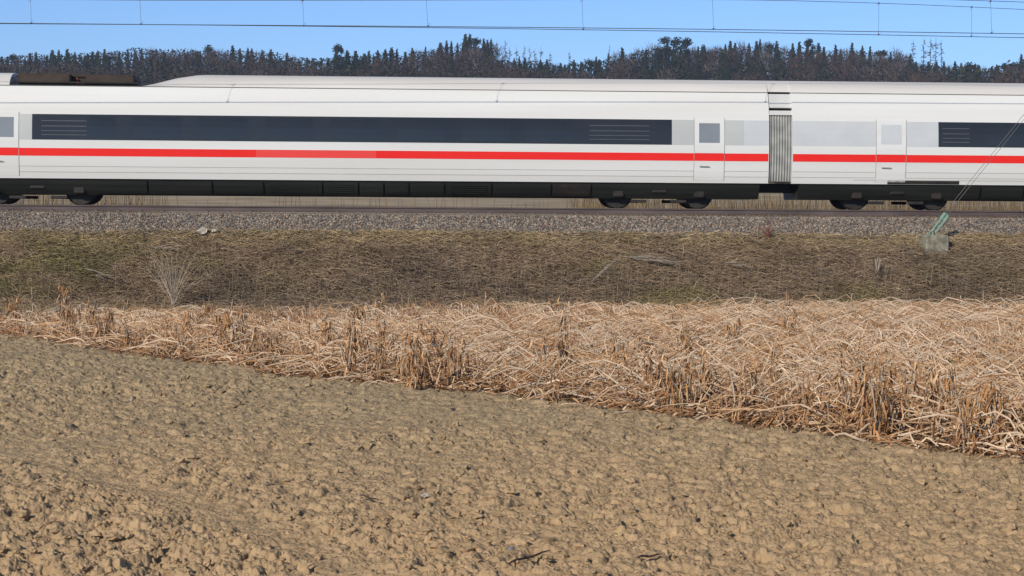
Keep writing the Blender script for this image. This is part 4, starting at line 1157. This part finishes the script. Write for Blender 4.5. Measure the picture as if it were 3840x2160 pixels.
# rows on the slope
for Y, drop, step in ((715, 34, 56), (670, 62, 66), (625, 88, 78)):
    px = -20.0 + rng.uniform(0, 40)
    while px < 3870:
        y = float(sky_y(px)); yy = y + (drop + rng.uniform(-16, 16)) * (275 - y) / 110
        pz_ = fbm(np.array([px * .006 + Y]), np.array([Y * .05]), 2, 1)[0]
        if yy < 262:
            kind = 'spruce' if pz_ < .47 else ('bare' if rng.random() < .8 else 'birch')
            if Y < 640 and rng.random() < .2: kind = 'birch'
            tree(kind, px, yy, Y + rng.uniform(-12, 12), row='on the slope', wide=rng.uniform(1.0, 1.35))
        px += step * rng.uniform(.75, 1.3)
px = 0
while px < 3860:
    tree('bush', px, rng.uniform(228, 262), 585 + rng.uniform(-12, 12), wide=rng.uniform(.8, 1.3)); px += rng.uniform(85, 150)
# singled-out trees
tree('pine', 1266, 163, 750, 'lone round-topped pine rising above the skyline', 2, .8)
tree('pine', 1282, 178, 752, 'small pine leaning beside the lone round-topped pine', 0, .45)
for i, (a, b, w, l) in enumerate([(2490, 137, .9, 'left of three tall pines with bare reddish trunks'), (2533, 139, 1.1, 'middle of three tall pines with bare reddish trunks'), (2575, 139, .9, 'right of three tall pines with bare reddish trunks')]):
    tree('pine', a, b, 735, l, i, w)
tree('pine', 3034, 142, 745, 'single pine with a leaning flat top above the right-hand forest', 2, .9)
tree('spruce', 2850, 146, 750, 'tall sharp spruce tip above the right-hand forest', 2, .8)
LR = [(1862, 153), (1895, 148), (1910, 173), (1937, 172), (1966, 168), (1987, 173), (2005, 181), (2029, 173), (2063, 195)]
for i, (a, b) in enumerate(LR): tree('larch', a, b, 740 + 6 * (i % 3), 'bare spindly larch in the open row right of the tallest dark ridge', i % 4, rng.uniform(.75, 1.05))
tree('larch', 2137, 190, 745, 'small bare larch alone in the dip of the skyline', 2, .8)
tree('larch', 2285, 167, 750, 'single bare tree left of the tall pines', 1, .8)
for i, (a, b) in enumerate([(3425, 150), (3465, 142), (3490, 140), (3510, 140), (3530, 150)]): tree('larch', a, b, 742 + 5 * i, 'bare reddish larch in the clump above the right-hand forest', i % 4, rng.uniform(.8, 1.1))
for a in (1780, 1818, 1828, 1842): tree('spruce', a, 140 + (a % 17), 735, 'tall spruce at the right flank of the tallest dark ridge', a % 4, .9)
# the wood between them reads as one dark mass: saplings and lower boughs
N = 110000
pxr = rng.uniform(-250, 4100, N); Yr = 570 + 200 * rng.random(N); pt_ = at_Y(pxr, np.full(N, 275.0), 1.0)
X_ = pt_[:, 0] * Yr; zg = hz(X_, Yr); topz = (horizon_y(pxr) - (sky_y(pxr) + 10 + 16 * fbm(pxr * .02, pxr * 0, 2, 3))) / FPX * Yr
hh = np.clip(topz - zg, 0, 23); P = np.stack([X_, Yr, zg + hh * rng.random(N) ** .6], -1)
kk = fbm(X_ * .035, Yr * .02, 2, 1)[:, None]
cc = np.where(kk < .5, np.array([.022, .031, .018]), np.array([.058, .043, .032])) * rng.uniform(.5, 1.25, (N, 1))
v, f, c = leaf_quads(P, rng.uniform(.2, .5, N), cc, np.random.default_rng(77))
tag(link('forest_undergrowth', mesh_np('forest_undergrowth', v, f, c), M['foliage']), 'dark saplings and lower boughs filling the wood on the hill', 'undergrowth', kind='stuff')
print('trees', ntree)

# ---------------------------------------------------------------- haze
HAZE = 0.00018
if HAZE > 0:
    mb = MB(); mb.box((40, 690, 38), (1500, 1500, 86)); o = mb.build('haze', None); tag(o, kind='stuff', label='thin blue haze over the fields and the hill', cat='haze')
    hm = bpy.data.materials.new('haze'); hm.use_nodes = True; nt = hm.node_tree; nt.nodes.clear()
    out = nt.nodes.new('ShaderNodeOutputMaterial'); pv = nt.nodes.new('ShaderNodeVolumePrincipled')
    pv.inputs['Color'].default_value = (.62, .74, 1.0, 1); pv.inputs['Density'].default_value = HAZE; pv.inputs['Anisotropy'].default_value = .2
    nt.links.new(pv.outputs[0], out.inputs['Volume']); o.data.materials.append(hm)
